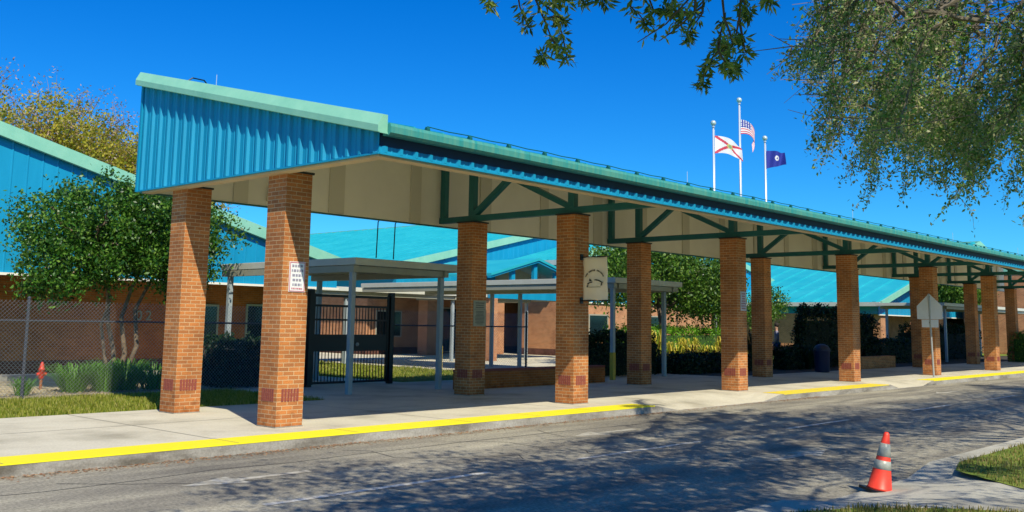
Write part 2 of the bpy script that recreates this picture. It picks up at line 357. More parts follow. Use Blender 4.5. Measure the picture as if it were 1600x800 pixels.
# joints in the sidewalk
mb = MB()
for x in (1.6, 4.7, 7.8, 12.4, 16.0, 19.4, 23.0, 26.4, 29.8, 33.2, 36.6):
    mb.add([(x,12.82,.003),(x+.018,12.82,.003),(x+.018,17.48,.003),(x,17.48,.003)], [(0,1,2,3)])
mb.add([(-20,15.15,.0035),(40,15.15,.0035),(40,15.168,.0035),(-20,15.168,.0035)], [(0,1,2,3)])
tag(mb.build('sidewalk_joints', mat('joint_dirt', (.20, .18, .14), .9)), kind='structure')
sheet('plaza', [(13.4,17.5),(30.5,17.5),(30.5,21.3),(13.4,21.3)], .0, M_CONC)
sheet('walkway_path', [(13.4,21.3),(19.0,21.3),(19.0,40),(13.4,40)], -.004, M_CONC)
sheet('courtyard', [(25.2,21.3),(44,21.3),(44,46),(19.0,46),(19.0,36.5),(25.2,36.5)], .0, M_CONC)
sheet('lawn', [(-60,17.5),(13.4,17.5),(13.4,21.35),(-60,21.35)], -.015, M_GRASS)
sheet('planting_bed', [(-60,21.35),(13.4,21.35),(13.4,27.4),(-60,27.4)], -.01, M_MULCH)
sheet('courtyard_lawn', [(19.0,21.3),(25.2,21.3),(25.2,36.5),(19.0,36.5)], -.01, M_GRASS)
sheet('garden_bed', [(30.5,17.5),(130,17.5),(130,21.3),(30.5,21.3)], -.012, mat('dark_mulch', (.03,.022,.015), .95, (.06,.045,.03), 20))
sheet('far_lawn', [(44,21.3),(130,21.3),(130,60),(44,60)], -.02, M_GRASS)
# foundation apron of left building
tag(MB().box((-20,27.6,-.05),(14.6,28.3,.12)).build('foundation_path', M_CONC2), kind='structure')
# road marks
def strip(mb, x0, x1, yc, wd=.11, z=-.146):
    n = max(1, int((x1-x0)/.9))
    for i in range(n):
        a = x0+(x1-x0)*i/n; b = x0+(x1-x0)*(i+1)/n
        mb.add([(a,yc-wd/2,z),(b,yc-wd/2,z),(b,yc+wd/2,z),(a,yc+wd/2,z)], [(0,1,2,3)])
mb = MB()
for a, b in ((2.2,3.9),(5.9,9.2),(11.0,14.2),(17.2,19.9),(23.4,26.0),(28.6,31.6),(34.6,37.6),(40.6,43.6),(46.6,49.6)): strip(mb, a, b, 8.65)
tag(mb.build('lane_line', M_LINE), kind='structure')
def arrow(mb, x, y, d, z=-.146):   # shaft and head along X
    P = [(0,-.07),(1.0,-.07),(1.0,-.28),(1.75,0),(1.0,.28),(1.0,.07),(0,.07)]
    pts = [(x+d*p[0], y+d*p[1], z) for p in P]
    mb.add(pts, [(0,1,5,6)]); mb.add(pts, [(2,3,4)])
mb = MB(); arrow(mb, 14.9, 10.45, -1); arrow(mb, 7.6, 10.2, -1); arrow(mb, 12.9, 6.75, 1); arrow(mb, 32.0, 10.45, -1)
tag(mb.build('lane_arrows', M_LINE2), kind='structure')
# crack sealing and litter in the gutter
mb = MB()
def crack(pts, wd):
    for (a, b), (c, d) in zip(pts, pts[1:]):
        L = math.hypot(c-a, d-b); nx_, ny_ = -(d-b)/L*wd/2, (c-a)/L*wd/2
        mb.add([(a+nx_,b+ny_,-.1475),(a-nx_,b-ny_,-.1475),(c-nx_,d-ny_,-.1475),(c+nx_,d+ny_,-.1475)], [(0,1,2,3)])
for s in range(9):
    x = 3+s*2.7+rng.uniform(-1, 1); y = 11.6-rng.uniform(0, .4); pts = [(x, y)]
    for k in range(6):
        x += rng.uniform(-.3, .9); y -= rng.uniform(.2, .8)
        if y > 5.2: pts.append((x, y))
    crack(pts, .018)
pts = [(-2, 11.0)]
for k in range(40): pts.append((pts[-1][0]+1.1, 11.0+rng.normal()*.07-.0*k))
crack(pts, .022)
tag(mb.build('road_cracks', M_SEAL), kind='structure')
mb = MB()
for i in range(3600):
    x = rng.uniform(2, 26); y = KY-.02-abs(rng.normal())*.14; s = rng.uniform(.006, .022); a = rng.uniform(0, 6.3)
    if ramp(x) > .3 and rng.random() < .6: continue
    z = -.147+rng.uniform(0, .01)
    mb.add([(x+s*math.cos(a+k)*1.5*(1 if k in (0, 3.14) else .5), y+s*math.sin(a+k)*(1 if k in (0, 3.14) else .5), z+(.006 if k == 1.57 else 0)) for k in (0, 1.57, 3.14, 4.71)], [(0,1,2,3)])
tag(mb.build('leaf_litter', leafmat('dry_litter', [(.30,.14,.06),(.22,.10,.05),(.42,.26,.13)], .1, .9)), 'dry brown leaf litter scattered in the gutter along the kerb', 'leaf litter', kind='stuff')

# near island with path
def isl_h(x, y):
    t = 1 if 10.3 < x < 12.6 else max(0, 1-(10.3-x)/1.0) if x <= 10.3 else max(0, 1-(x-12.6)/.8)
    return -.13*t*min(1, max(0, (y-3.55)/1.2)) - .0
ix = [-30,2,6,8.4,9.3,9.8,10.3,11,11.8,12.6,13.0,13.4,16,22,40,80,130]; iy = [2.2, 3.55, 4.15, 4.62, 4.75]
mb = MB(); vs = [(x, y, isl_h(x, y)) for y in iy for x in ix]; n_ = len(ix)
mb.add(vs, [(j*n_+i, j*n_+i+1, (j+1)*n_+i+1, (j+1)*n_+i) for j in range(len(iy)-1) for i in range(n_-1)])
for i in range(n_-1):
    a, b = ix[i], ix[i+1]; mb.add([(a,4.76,-.17),(b,4.76,-.17),(b,4.75,isl_h(b,4.75)),(a,4.75,isl_h(a,4.75))], [(3,2,1,0)])
mb.add([(-30,2.2,0),(130,2.2,0),(130,-7,0),(-30,-7,0)], [(3,2,1,0)])
tag(mb.build('island_path', M_CONC2), kind='structure')
GR_A = [(12.75,4.22),(13.6,4.45),(60,4.5),(60,-6),(8.5,-6),(11.3,2.6)]
GR_B = [(-20,4.45),(8.6,4.40),(9.45,4.0),(10.1,3.3),(10.5,2.5),(7.6,-6),(-20,-6)]
for g in (GR_A, GR_B): sheet('island_lawn', g, .008, M_GRASS)

def inside(x, y, poly):
    c = np.zeros(len(x), bool); n = len(poly)
    for i in range(n):
        x0, y0 = poly[i]; x1, y1 = poly[(i+1) % n]
        k = ((y0 > y) != (y1 > y)) & (x < (x1-x0)*(y-y0)/(y1-y0+1e-12)+x0); c ^= k
    return c
def grass(name, label, poly, n, h, box, mt, z=0.0, lean=.4, wd=.006):
    x = rng.uniform(box[0], box[1], n*2); y = rng.uniform(box[2], box[3], n*2); k = inside(x, y, poly); x, y = x[k][:n], y[k][:n]; n = len(x)
    hh = h*rng.uniform(.4, 1.3, n)*(1+.35*np.sin(x*3.1)*np.cos(y*2.3)); a = rng.uniform(0, 6.283, n); l = lean*rng.random(n)*hh
    dx, dy = np.cos(a), np.sin(a); tx, ty = rng.normal(size=n), rng.normal(size=n); w2 = wd*rng.uniform(.6, 1.4, n)
    zz = np.full(n, z)
    v = np.stack([np.stack([x-dy*w2, y+dx*w2, zz], 1), np.stack([x+dy*w2, y-dx*w2, zz], 1),
                  np.stack([x+dx*l+dy*w2*.3, y+dy*l-dx*w2*.3, zz+hh*.8], 1), np.stack([x+dx*l*1.6, y+dy*l*1.6, zz+hh], 1)], 1).reshape(-1, 3)
    me = bpy.data.meshes.new(name); me.vertices.add(4*n); me.vertices.foreach_set('co', v.astype(np.float32).ravel())
    me.loops.add(4*n); me.loops.foreach_set('vertex_index', np.arange(4*n, dtype=np.int32))
    me.polygons.add(n); me.polygons.foreach_set('loop_start', np.arange(0, 4*n, 4, dtype=np.int32)); me.polygons.foreach_set('loop_total', np.full(n, 4, dtype=np.int32))
    me.update(calc_edges=True); me.materials.append(mt)
    o = bpy.data.objects.new(name, me); C.objects.link(o)
    return tag(o, label, 'grass', kind='stuff')
grass('grass', 'rough grass on the island right of the concrete path', GR_A, 30000, .050, (10.5,22,-1,4.6), M_BLADE2, .005)
grass('grass', 'grass edge in front of the concrete path by the cone', GR_B, 16000, .045, (6.5,10.6,1.5,4.5), M_BLADE2, .005)
grass('grass', 'mown lawn strip between sidewalk and chain link fence', [(2,17.52),(13.38,17.52),(13.38,21.3),(2,21.3)], 42000, .07, (4,13.4,17.5,21.3), M_BLADE, -.015, wd=.008)
grass('grass', 'sunlit courtyard grass behind the black gate', [(19,21.4),(25.2,21.4),(25.2,36.5),(19,36.5)], 20000, .08, (19,25.2,21.4,36), M_BLADE, -.01, wd=.012)
# stones / twigs on the bed
mb = MB()
for i in range(900):
    x, y = rng.uniform(5, 13.3), rng.uniform(21.4, 24); s = rng.uniform(.015, .05); mb.box((x,y,-.01),(x+s,y+s*.7,s*.4))
tag(mb.build('gravel', M_MULCH), 'pale chips and gravel along the foot of the chain link fence', 'gravel', kind='stuff')

# ------------------------------------------------------------------ CANOPY
XC = [9.275,16.803,23.853,31.304,38.809,46.246,53.774,60.846]
YF, YB, CW, HC = 13.376, 16.497, .509, 4.10
XE0, XE1, YE0, YE1 = 9.09, 64.0, 10.86, 17.98
def roof(y): return 4.50+.247*(y-10.70)
can = thing('entrance_canopy', 'long teal metal drop-off canopy on square brick columns beside the road', 'canopy', (XE0, YE0, 0))
def cpart(mb, name, mt, parent=None, **k):
    o = mb.build(name, mt, parent or can, **k)
    if parent is None: o.location = (-XE0, -YE0, 0)
    return o
# columns
cmb = MB().box((0,0,0),(CW,CW,HC)); mesh_col = None
col0 = None
def make_col(x, y):
    global col0
    if col0 is None:
        c = MB().box((0,0,0),(CW,CW,HC)).build('brick_column', M_BRICK, can)
        MB().box((-.025,-.025,HC),(CW+.025,CW+.025,HC+.035)).build('column_cap', M_CAP, c)
        bands = [MB() for _ in range(4)]
        for k in range(6):
            a = CW/2-.168+k*.057; b = a+.043
            bands[0].box((a,-.005,.405),(b,.02,.605)); bands[1].box((-.005,a,.405),(.02,b,.605)); bands[2].box((a,CW-.02,.405),(b,CW+.005,.605)); bands[3].box((CW-.02,a,.405),(CW+.005,b,.605))
        for s in bands: s.build('soldier_brick_band', M_SOLD, c)
        MB().box((-.008,-.008,-.01),(CW+.008,CW+.008,.018)).build('column_joint', M_KERB, c)
        col0 = c
    else:
        c = copy_tree(col0, can)
    c.location = (x-XE0, y-YE0, 0)
for i in range(8): make_col(XC[i], YB)
for i in range(7): make_col(XC[i], YF)

def corr(L, zb, zt, sp=.3, dep=.046, sign=-1):
    """ribbed sheet: returns list of (u, offset)"""
    pts = [(0, 0)]; u = .05
    while u+.11 < L:
        pts += [(u, 0), (u+.025, dep), (u+.075, dep), (u+.10, 0), (u+.175, 0), (u+.185, dep*.22), (u+.20, dep*.22), (u+.21, 0)]; u += sp
    pts = [p for p in pts if p[0] < L]+[(L, 0)]
    return pts
# gable end panel (plane X = XE0, ribs towards -X)
mb = MB(); pr = corr(YE1-YE0, 0, 0)
for (u, d), (u_, d_) in zip(pr, pr[1:]):
    y, y_ = YE0+u, YE0+u_
    mb.add([(XE0-d,y,4.125),(XE0-d_,y_,4.125),(XE0-d_,y_,roof(y_)-.06),(XE0-d,y,roof(y)-.06)], [(3,2,1,0)])
mb.add([(XE0+.03,YE0+.03,4.125),(XE0+.03,YE1,4.125),(XE0+.03,YE1,roof(YE1)-.07),(XE0+.03,YE0+.03,roof(YE0)-.07)], [(0,1,2,3)])
cpart(mb, 'gable_panel', M_TEAL)
cpart(MB().box((XE0-.045,YE0-.03,4.095),(XE0+.012,YE1+.03,4.122)), 'gable_base_trim', M_TEAL)
cpart(MB().box((XE0-.05,YE1-.01,4.1),(XE0+.06,YE1+.05,roof(YE1)-.05)), 'corner_trim', M_TEAL)
# gable cap (box trim along the slope)
a, b = YE0-.14, YE1+.12
cs = [(-.15,-.115),(-.15,-.015),(-.06,.155),(.03,.155),(.03,-.115)]
mb = MB(); n5 = len(cs); mb.add([(XE0+p[0], y, roof(y)+p[1]) for y in (a, b) for p in cs], [tuple(range(n5)), tuple(range(n5, 2*n5))[::-1]]+[((i+1) % n5, i, n5+i, n5+(i+1) % n5) for i in range(n5)])
cpart(mb, 'gable_cap', M_MINT)
cpart(MB().prism([(a-.004, roof(a)-.125), (b, roof(b)-.125), (b, roof(b)-.103), (a-.004, roof(a)-.103)], 'x', XE0-.12, XE0+.05), 'cap_drip', M_MINT)
# front fascia
mb = MB(); pr = corr(XE1-XE0, 0, 0)
for (u, d), (u_, d_) in zip(pr, pr[1:]):
    x, x_ = XE0+u, XE0+u_
    mb.add([(x,YE0-d,4.125),(x_,YE0-d_,4.125),(x_,YE0-d_,4.222),(x,YE0-d,4.222)], [(0,1,2,3)])
cpart(mb, 'front_fascia', M_TEAL)
cpart(MB().box((XE0+.02,YE0+.004,4.124),(XE1,YE0+.03,4.47)), 'fascia_shade_strip', mat('painted_shade_navy', (.004,.03,.085), .6))  # navy strip: the dark shade under the gutter, put into the colour
cpart(MB().box((XE0-.02,YE0-.045,4.095),(XE1,YE0+.012,4.122)), 'front_base_trim', M_TEAL)
cpart(MB().box((XE0+.02,YE0+.015,4.07),(XE1,YE0+.23,4.118)), 'front_flange', M_BEIGE2)
cpart(MB().box((XE0+.02,YE0+.24,4.07),(XE0+.24,YE1-.1,4.116)), 'gable_flange', M_BEIGE2)
# gutter: rounded-lip profile
gp = [(YE0-.035,4.365),(YE0-.165,4.365),(YE0-.20,4.40),(YE0-.205,4.49),(YE0-.19,4.535),(YE0-.165,4.545),(YE0-.15,4.53),(YE0-.035,4.53)][::-1]
mb = MB()
x = XE0+.035
while x < XE1:
    x1 = min(x+3.05, XE1); mb.prism(gp, 'x', x, x1-.006); x = x1
cpart(mb, 'gutter', M_GUT)
# roof deck with standing seams
mb = MB().prism([(YE0-.05, roof(YE0)-.04), (YE1+.05, roof(YE1)-.05), (YE1+.05, roof(YE1)+.02), (YE0-.05, roof(YE0)+.02)], 'x', XE0+.035, XE1)
x = XE0+.6
while x < XE1:
    mb.prism([(YE0-.06, roof(YE0)+.02), (YE1, roof(YE1)+.02), (YE1, roof(YE1)+.05), (YE0-.06, roof(YE0)+.05)], 'x', x, x+.04); x += .6
cpart(mb, 'roof', M_TEALR)
# ceiling
cpart(MB().prism([(YE0+.05, roof(YE0)-.10), (YE1-.1, roof(YE1)-.10), (YE1-.1, roof(YE1)-.07), (YE0+.05, roof(YE0)-.07)], 'x', XE0+.3, XE1), 'ceiling', M_BEIGE)
# back fascia: beige inside, teal outside
cpart(MB().box((XE0+.05,YE1-.10,4.10),(XE1,YE1-.03,roof(YE1)-.08)), 'back_fascia_lining', M_BEIGE)
x = XE0+2.0
k = 0
while x < XE1:
    cpart(MB().box((x,YE1-.14,4.12),(x+(.42 if k % 2 else .34),YE1-.102,roof(YE1)-.1)), 'lining_batten', M_BEIGE3); x += 2.45; k += 1
cpart(MB().box((XE0+.05,YE1-.028,4.085),(XE1,YE1+.02,roof(YE1)-.05)), 'back_fascia', M_TEAL)
cpart(MB().box((XE0+.05,YE1-.115,4.07),(XE1,YE1-.03,4.096)), 'back_fascia_trim', M_DGREEN)
# trusses
t0 = None
TR = [XC[i]+CW/2 for i in range(1, 8)]
for xt in TR:
    if t0 is None:
        tr = bpy.data.objects.new('truss', None); C.objects.link(tr); tr.parent = can; t0 = tr
        f = lambda y: y-YE0
        yb, yf = YB+CW/2, YF+CW/2
        MB().box((-.075,.25,4.15),(.075,f(YE1-.12),4.29)).build('bottom_chord', M_DGREEN, tr)
        MB().box((-.07,f(YE1-.30),4.292),(.07,f(YE1-.145),roof(YE1)-.14)).build('end_post', M_DGREEN, tr)
        MB().box((-.075,f(yb)-.085,4.292),(.075,f(yb)+.085,roof(yb)-.13)).build('web_post', M_DGREEN, tr)
        MB().box((-.075,f(yf)-.085,4.292),(.075,f(yf)+.085,roof(yf)-.13)).build('web_post', M_DGREEN, tr)
        MB().bar((0,f(yb)-.05,4.30),(0,f(15.25),5.32),.12,.15,(1,0,0)).build('brace', M_DGREEN, tr)
        MB().bar((0,f(yf)+.05,4.30),(0,f(15.25),5.02),.12,.15,(1,0,0)).build('brace', M_DGREEN, tr)
        MB().prism([(.05,roof(YE0)-.24),(f(YE1)-.16,roof(YE1)-.26),(f(YE1)-.16,roof(YE1)-.125),(.05,roof(YE0)-.105)], 'x', -.06, .06).build('top_chord', M_DGREEN, tr)
        for yy in (yb, yf): MB().box((-.20,f(yy)-.20,HC+.036),(.20,f(yy)+.20,4.149)).build('bearing_plate', M_DGREEN, tr)
    else: tr = copy_tree(t0, can)
    tr.location = (xt-XE0, 0, 0)
# lightning protection
x = 9.9; pts = []
clip = None
while x < XE1-.2:
    if clip is None:
        clip = MB().prism([(-.03,0),(.03,0),(.03,.035),(.008,.06),(-.008,.06),(-.03,.035)], 'x', -.03, .03).build('conductor_clip', M_DGREEN, can); c_ = clip
    else: c_ = clip.copy(); C.objects.link(c_); c_.parent = can
    c_.location = (x-XE0, -.14, 4.546)
    pts.append((x, YE0-.14, 4.611)); pts.append((x+.45, YE0-.14, 4.598)); x += .91
cpart(MB().tube(pts, .009, 5), 'lightning_conductor', M_DGREEN)
for x, y in ((10.4,17.6),(20,12.5),(29.5,12.5),(38.6,12.5),(47,12.5),(56,12.5)):
    cpart(MB().tube([(x,y,roof(y)-.02),(x,y,roof(y)+.42)], .007, 5), 'lightning_rod', M_POLE)
cpart(MB().tube([(9.55,17.3,roof(17.3)+.12),(9.7,17.3,roof(17.3)+.24),(9.95,17.3,roof(17.3)+.24),(10.1,17.3,roof(17.3)+.1)], .014, 6), 'roof_cable_loop', M_BLACK)
for x in (15.45,16.0): 
    cpart(MB().tube([(x,YE1+.02,4.22),(x,YE1+.30,4.20),(x,YE1+.42,4.10),(x,YE1+.45,3.22)], .015, 6), 'conduit', M_CAP)
cpart(MB().tube([(11.9,YE1-.15,4.2),(11.9,YE1-.2,4.5),(11.95,YE1-.28,4.62),(12.06,YE1-.28,4.62),(12.1,YE1-.28,4.5)], .028, 6), 'floodlight_bracket', M_BEIGE2)

# ------------------------------------------------------------------ signs on the columns
def lines_on(mb, rows, x0, x1, z0, z1, along, face, fixed, mi=0, seed=1, fill=.8):
    rr = random.Random(seed); h = (z1-z0)/rows
    for r in range(rows):
        z = z1-(r+.75)*h; zt = z+h*.5; L = (x1-x0); ind = rr.uniform(0, .18)*L; u = x0+ind
        while u < x1-ind-.005:
            wd = rr.uniform(.6, 1.6)*h*.45
            v = min(u+wd, x1-ind)
            if along == 'x': mb.box((u,fixed-.004,z),(v,fixed,zt), mi)
            else: mb.box((fixed-.004,u,z),(fixed,v,zt), mi)
            u = v+h*.22
M_SIGNW = mat('sign_white', (.80, .80, .80), .5); M_RED = mat('sign_red', (.55, .16, .20), .5); M_INK = mat('sign_ink', (.30, .28, .36), .6)
sg = thing('notice_sign', 'white notice with red border high on the nearest brick column', 'sign', (9.40, YF, 2.15))
MB().box((0,-.012,0),(.31,-.002,.49)).build('sign_panel', M_SIGNW, sg)
mb = MB(); 
for a, b in (((.008,.008),(.302,.02)),((.008,.47),(.302,.482)),((.008,.021),(.02,.469)),((.29,.021),(.302,.469))): mb.box((a[0],-.016,a[1]),(b[0],-.0125,b[1]))
mb.build('sign_border', M_RED, sg)
mb = MB(); lines_on(mb, 5, .04, .27, .08, .46, 'x', 0, -.0125, seed=3); mb.build('sign_lettering', M_INK, sg)
mb = MB(); lines_on(mb, 1, .04, .27, .03, .08, 'x', 0, -.0125, seed=4); mb.build('sign_lettering', M_RED, sg)
sg = thing('plaque', 'grey metal text plaque on the back brick column right of the gate', 'plaque', (16.87, YB, 1.62))
MB().box((0,-.02,0),(.42,-.002,.61)).build('plaque_panel', mat('bronze_grey', (.27,.27,.20), .5, (.32,.31,.24), 20), sg)
mb = MB(); lines_on(mb, 3, .05, .37, .42, .58, 'x', 0, -.0205, seed=8); lines_on(mb, 10, .05, .37, .04, .37, 'x', 0, -.0205, seed=9); mb.build('plaque_lettering', mat('plaque_ink', (.10,.10,.08), .6), sg)
mb = MB(); mb.box((.02,-.024,.40),(.40,-.0205,.408)); mb.build('plaque_rule', mat('plaque_ink', (.1,.1,.08)), sg)
sg = thing('notice_sign', 'narrow grey notice on the third front column from the left', 'sign', (24.02, YF, 2.14))
MB().box((0,-.012,0),(.30,-.002,.52)).build('sign_panel', mat('faded_sign', (.50,.48,.50), .5), sg)
mb = MB(); lines_on(mb, 7, .03, .27, .03, .49, 'x', 0, -.0125, seed=5); mb.build('sign_lettering', mat('faded_red_ink', (.35,.12,.13)), sg)
# banner
bn = thing('column_banner', 'tan cloth banner with leaping animal emblem on the second front column', 'banner', (17.05, YF, 2.2))
g = MB(); ny, nz = 14, 20
for j in range(nz+1):
    for i in range(ny+1):
        y = -.05-.66*i/ny; z = .02+.94*j/nz; x = .012*math.sin(i*.55+j*.12)+.01*math.sin(j*.6)
        g.v.append((x, y, z))
for j in range(nz):
    for i in range(ny): g.f.append((j*(ny+1)+i, j*(ny+1)+i+1, (j+1)*(ny+1)+i+1, (j+1)*(ny+1)+i)); g.mi.append(0)
bc = g.build('cloth', mat('tan_cloth', (.90,.76,.58), .9, (.86,.72,.54), 2), bn, smooth=True); s_ = bc.modifiers.new('solid', 'SOLIDIFY'); s_.thickness = .004
for z in (.0, .95):
    MB().tube([(0,.0,z+.015),(0,-.74,z+.015)], .014, 8).build('bracket_arm', M_BLACK, bn)
    MB().box((-.05,-.02,z-.05),(.05,-.001,z+.08)).build('bracket_plate', M_BLACK, bn)
mb = MB()
cy, cz = -.38, .50
for k in range(17):     # arched lettering, too small to read
    if k in (3, 9): continue
    t = R(160-k*8.75); y = cy-math.cos(t)*.25; z = cz-.02+math.sin(t)*.19; s = .012+.004*((k*7) % 3)
    y = cy-(-math.cos(t))*-.25 if False else cy-math.cos(t)*-.25*-1
    mb.bar((-.026,y-.25*0,z-.018),(-.026,y,z+.018), .006, s*1.3, (0,1,0))
mb.build('arched_lettering', mat('banner_ink', (.06,.05,.035), .7), bn); mb = MB()
def blob(pts, th=.006):
    pts = [(cy-(p[0]-.5)*.5, cz-.20+p[1]*.22) for p in pts]
    mb.prism(pts, 'x', -.032, -.026)
# leaping animal: head left, arched back, tail right, legs
blob([(.22,.62),(.30,.60),(.36,.68),(.30,.78),(.24,.88),(.22,.74)])
blob([(.10,.28),(.16,.30),(.24,.40),(.40,.50),(.38,.58),(.22,.50),(.12,.42)])
blob([(.46,.74),(.60,.80),(.76,.72),(.92,.52),(.98,.42),(.88,.46),(.72,.62),(.56,.68)])
blob([(.84,.14),(.90,.20),(.92,.44),(.86,.42)])
blob([(.08,.02),(.14,.0),(.16,.22),(.10,.26)])
blob([(.18,.0),(.84,.02),(.84,.055),(.18,.035)])
mb.build('emblem', mat('banner_ink', (.06,.05,.035), .7), bn)

# ------------------------------------------------------------------ school crossing sign back, cone, bin, low walls
sp = thing('crossing_sign', 'bare metal back of a house-shaped road sign on a thin post at the kerb', 'road sign', (37.35, 13.05, 0))
MB().tube([(.16,-.02,0),(0,0,3.02)], .035, 8).build('post', mat('grey_post', (.42,.42,.42), .5, metal=.3), sp)
M_SB = mat('sign_back_aluminium', (.70, .76, .86), .45, (.76, .82, .92), 4)
MB().prism([(-.46,2.10),(.46,2.10),(.46,2.58),(0,3.04),(-.46,2.58)], 'x', .045, .055).build('sign_plate', M_SB, sp, bevel=.004)
MB().box((.045,-.30,1.80),(.055,.30,2.085)).build('lower_plate', M_SB, sp, bevel=.003)
mb = MB()
for z in (2.9, 2.2, 1.95): mb.box((.03,-.03,z),(.044,.03,z+.05))
mb.build('bolts', M_BLACK, sp)

cn = thing('traffic_cone', 'leaning orange traffic cone with two grey reflective bands at the island kerb', 'cone', (11.30, 4.58, -.125))
cn.rotation_euler = (R(2), R(9), R(-38)); cn.scale = (.93, .93, .95)
def cr(z): return .150-.118*z/.70
M_CONE = mat('cone_orange', (.95, .07, .03), .45, (.85, .05, .02), 8); M_REFL = mat('reflective_band', (.33, .34, .27), .35, (.42, .42, .36), 25)
MB().prism([(-.19,-.15),(-.15,-.19),(.15,-.19),(.19,-.15),(.19,.15),(.15,.19),(-.15,.19),(-.19,.15)], 'z', 0, .03).build('rubber_base', M_BLACK, cn)
MB().lathe([(.16,.031),(cr(.05),.05),(cr(.25),.25),(cr(.45),.45),(cr(.67),.67),(.026,.70),(.012,.705)], 32).build('cone_body', M_CONE, cn, smooth=True)
for a, b in ((.27,.37),(.42,.57)):
    MB().lathe([(cr(a)+.001,a-.001),(cr(a)+.0035,a),(cr(b)+.0035,b),(cr(b)+.001,b+.001)], 32).build('reflective_band', M_REFL, cn, smooth=True)

def brickbox(name, label, cat, x0, y0, x1, y1, h, mt=M_BRICKD):
    t = thing(name, label, cat, (x0, y0, 0))
    MB().box((0,0,-.05),(x1-x0,y1-y0,h-.062)).build('brickwork', mt, t)
    MB().box((-.006,-.006,h-.06),(x1-x0+.006,y1-y0+.006,h)).build('coping', M_SOLD if mt is M_BRICKD else M_BRICK, t)
    return t
brickbox('low_brick_wall', 'low brick wall behind the second front column, left of the yellow-footed post', 'wall', 18.05, 18.02, 24.15, 18.32, .50)
brickbox('brick_planter', 'low tan brick planter wall right of the tall dark hedge', 'planter', 41.6, 17.45, 45.4, 17.8, .52, M_BRICK)
bn2 = thing('litter_bin', 'dark blue litter bin in front of the tall hedge', 'bin', (37.25, 17.2, 0))
MB().lathe([(.26,0),(.28,.05),(.31,.80),(.325,.82),(.325,.86),(.30,.87)], 24).build('bin_body', mat('navy_plastic', (.012,.018,.06), .4), bn2, smooth=True)
MB().lathe([(.32,.871),(.32,.90),(.24,1.02),(.12,1.08),(.05,1.09)], 24).build('bin_lid', mat('dark_lid', (.02,.025,.05), .4), bn2, smooth=True)

# ------------------------------------------------------------------ walkway canopies
def walkway(label, x0, x1, y0, y1, zt, posts, yellow_posts=(), th=.17, extra_right=0):
    t = thing('walkway_canopy', label, 'walkway canopy', (x0, y0, 0), 'flat covered walkways beside the buildings')
    f = lambda x, y: (x-x0, y-y0)
    a, b = x1-x0, y1-y0
    MB().box((0,0,zt-th),(a,b,zt)).build('roof_slab', M_WALKW, t, bevel=.008)
    mb = MB(); y = .3
    while y < b-.1: mb.box((.1,y,zt-th-.012),(a-.1,y+.03,zt-th-.001)); y += .45
    mb.build('soffit_ribs', M_WALKM, t)
    px = sorted(set(p[0] for p in posts))
    for X in px: MB().box((X-x0-.07,.06,zt-th-.17),(X-x0+.07,b-.06,zt-th-.014)).build('beam', M_WALKM, t)
    MB().box((px[0]-x0+.071,.12,zt-th-.16),(px[-1]-x0-.071,.26,zt-th-.014)).build('beam', M_WALKM, t)
    for X, Y in posts:
        u, v = f(X, Y)
        MB().box((u-.062,v-.062,0),(u+.062,v+.062,zt-th-.172)).build('post', M_POST, t, bevel=.008)
        if (X, Y) in yellow_posts: MB().box((u-.067,v-.067,0),(u+.067,v+.067,.85)).build('post_paint', M_YPOST, t)
    return t
walkway('flat grey walkway roof over the black gate, nearest one', 14.70, 18.6, 18.28, 24.1, 3.19, [(14.62+.15,18.45),(17.75,18.55),(14.77,23.7),(17.75,23.7)])
walkway('flat walkway roof running back behind the tan banner', 25.25, 29.15, 18.45, 31.0, 3.20, [(25.35,18.62),(28.75,18.95),(25.6,26.7),(28.9,25.7),(28.9,27.2)], [(25.35,18.62),(25.6,26.7)])
walkway('low covered walkway crossing in front of the brick classroom buildings', 15.2, 40.0, 31.3, 34.0, 3.05, [(16,31.6),(20.5,31.6),(25,31.6),(31,31.6),(36,31.6)])
walkway('far covered walkway behind the last brick columns', 55.6, 74.0, 18.6, 22.4, 3.2, [(56.2,18.8),(64.4,18.8),(72.6,18.8),(56.2,22.0),(72.6,22.0)])

# ------------------------------------------------------------------ fence and gate
def fence(label, x0, x1, y, posts, mt_w, end_mt):
    t = thing('chain_link_fence', label, 'fence', (x0, y, 0))
    L = x1-x0; H = 2.0; mb = MB(); sp_ = .085; r = .0028
    k = -H
    while k < L:
        for sgn in (1, -1):
            a = max(k, 0); b = min(k+H, L)
            if b-a > .02:
                za, zb = a-k, b-k
                if sgn < 0: za, zb = H-za, H-zb
                mb.tube([(a,.006*sgn,za+.02),(b,.006*sgn,zb+.02)], r, 3, cap=False)
        k += sp_
    mb.build('wire_mesh', mt_w, t)
    for z in (1.60,): MB().tube([(0,.03,z),(L,.03,z)], .021, 8).build('rail', end_mt, t)
    MB().tube([(0,.012,.06),(L,.012,.06)], .004, 5).build('tension_wire', end_mt, t)
    for px in posts:
        MB().tube([(px-x0,.04,0),(px-x0,.04,2.06)], .035, 8).build('post', end_mt, t)
        MB().lathe([(.04,2.061),(.04,2.08),(.02,2.10),(.005,2.11)], 8, (px-x0,.04,0)).build('post_cap', end_mt, t)
    return t
M_FP = mat('dark_galvanised_post', (.055,.06,.075), .45)
fence('chain link fence left of the black gate, in front of the small leafy tree', 1.0, 15.45, 21.4, [2.6,5.6,8.6,11.75,14.9], M_GALV, M_FP)
fence('chain link fence between the black gate and the banner column', 18.5, 24.2, 21.15, [20.2,22.2,24.15], M_GALV, M_BLACK)
gt = thing('black_gate', 'tall black steel double gate with solid lock panels under the walkway roof', 'gate', (15.55, 21.1, 0))
for X in (0, 2.75):
    MB().box((X-.07,-.07,0),(X+.07,.07,2.5)).build('gate_post', M_BLACK, gt)
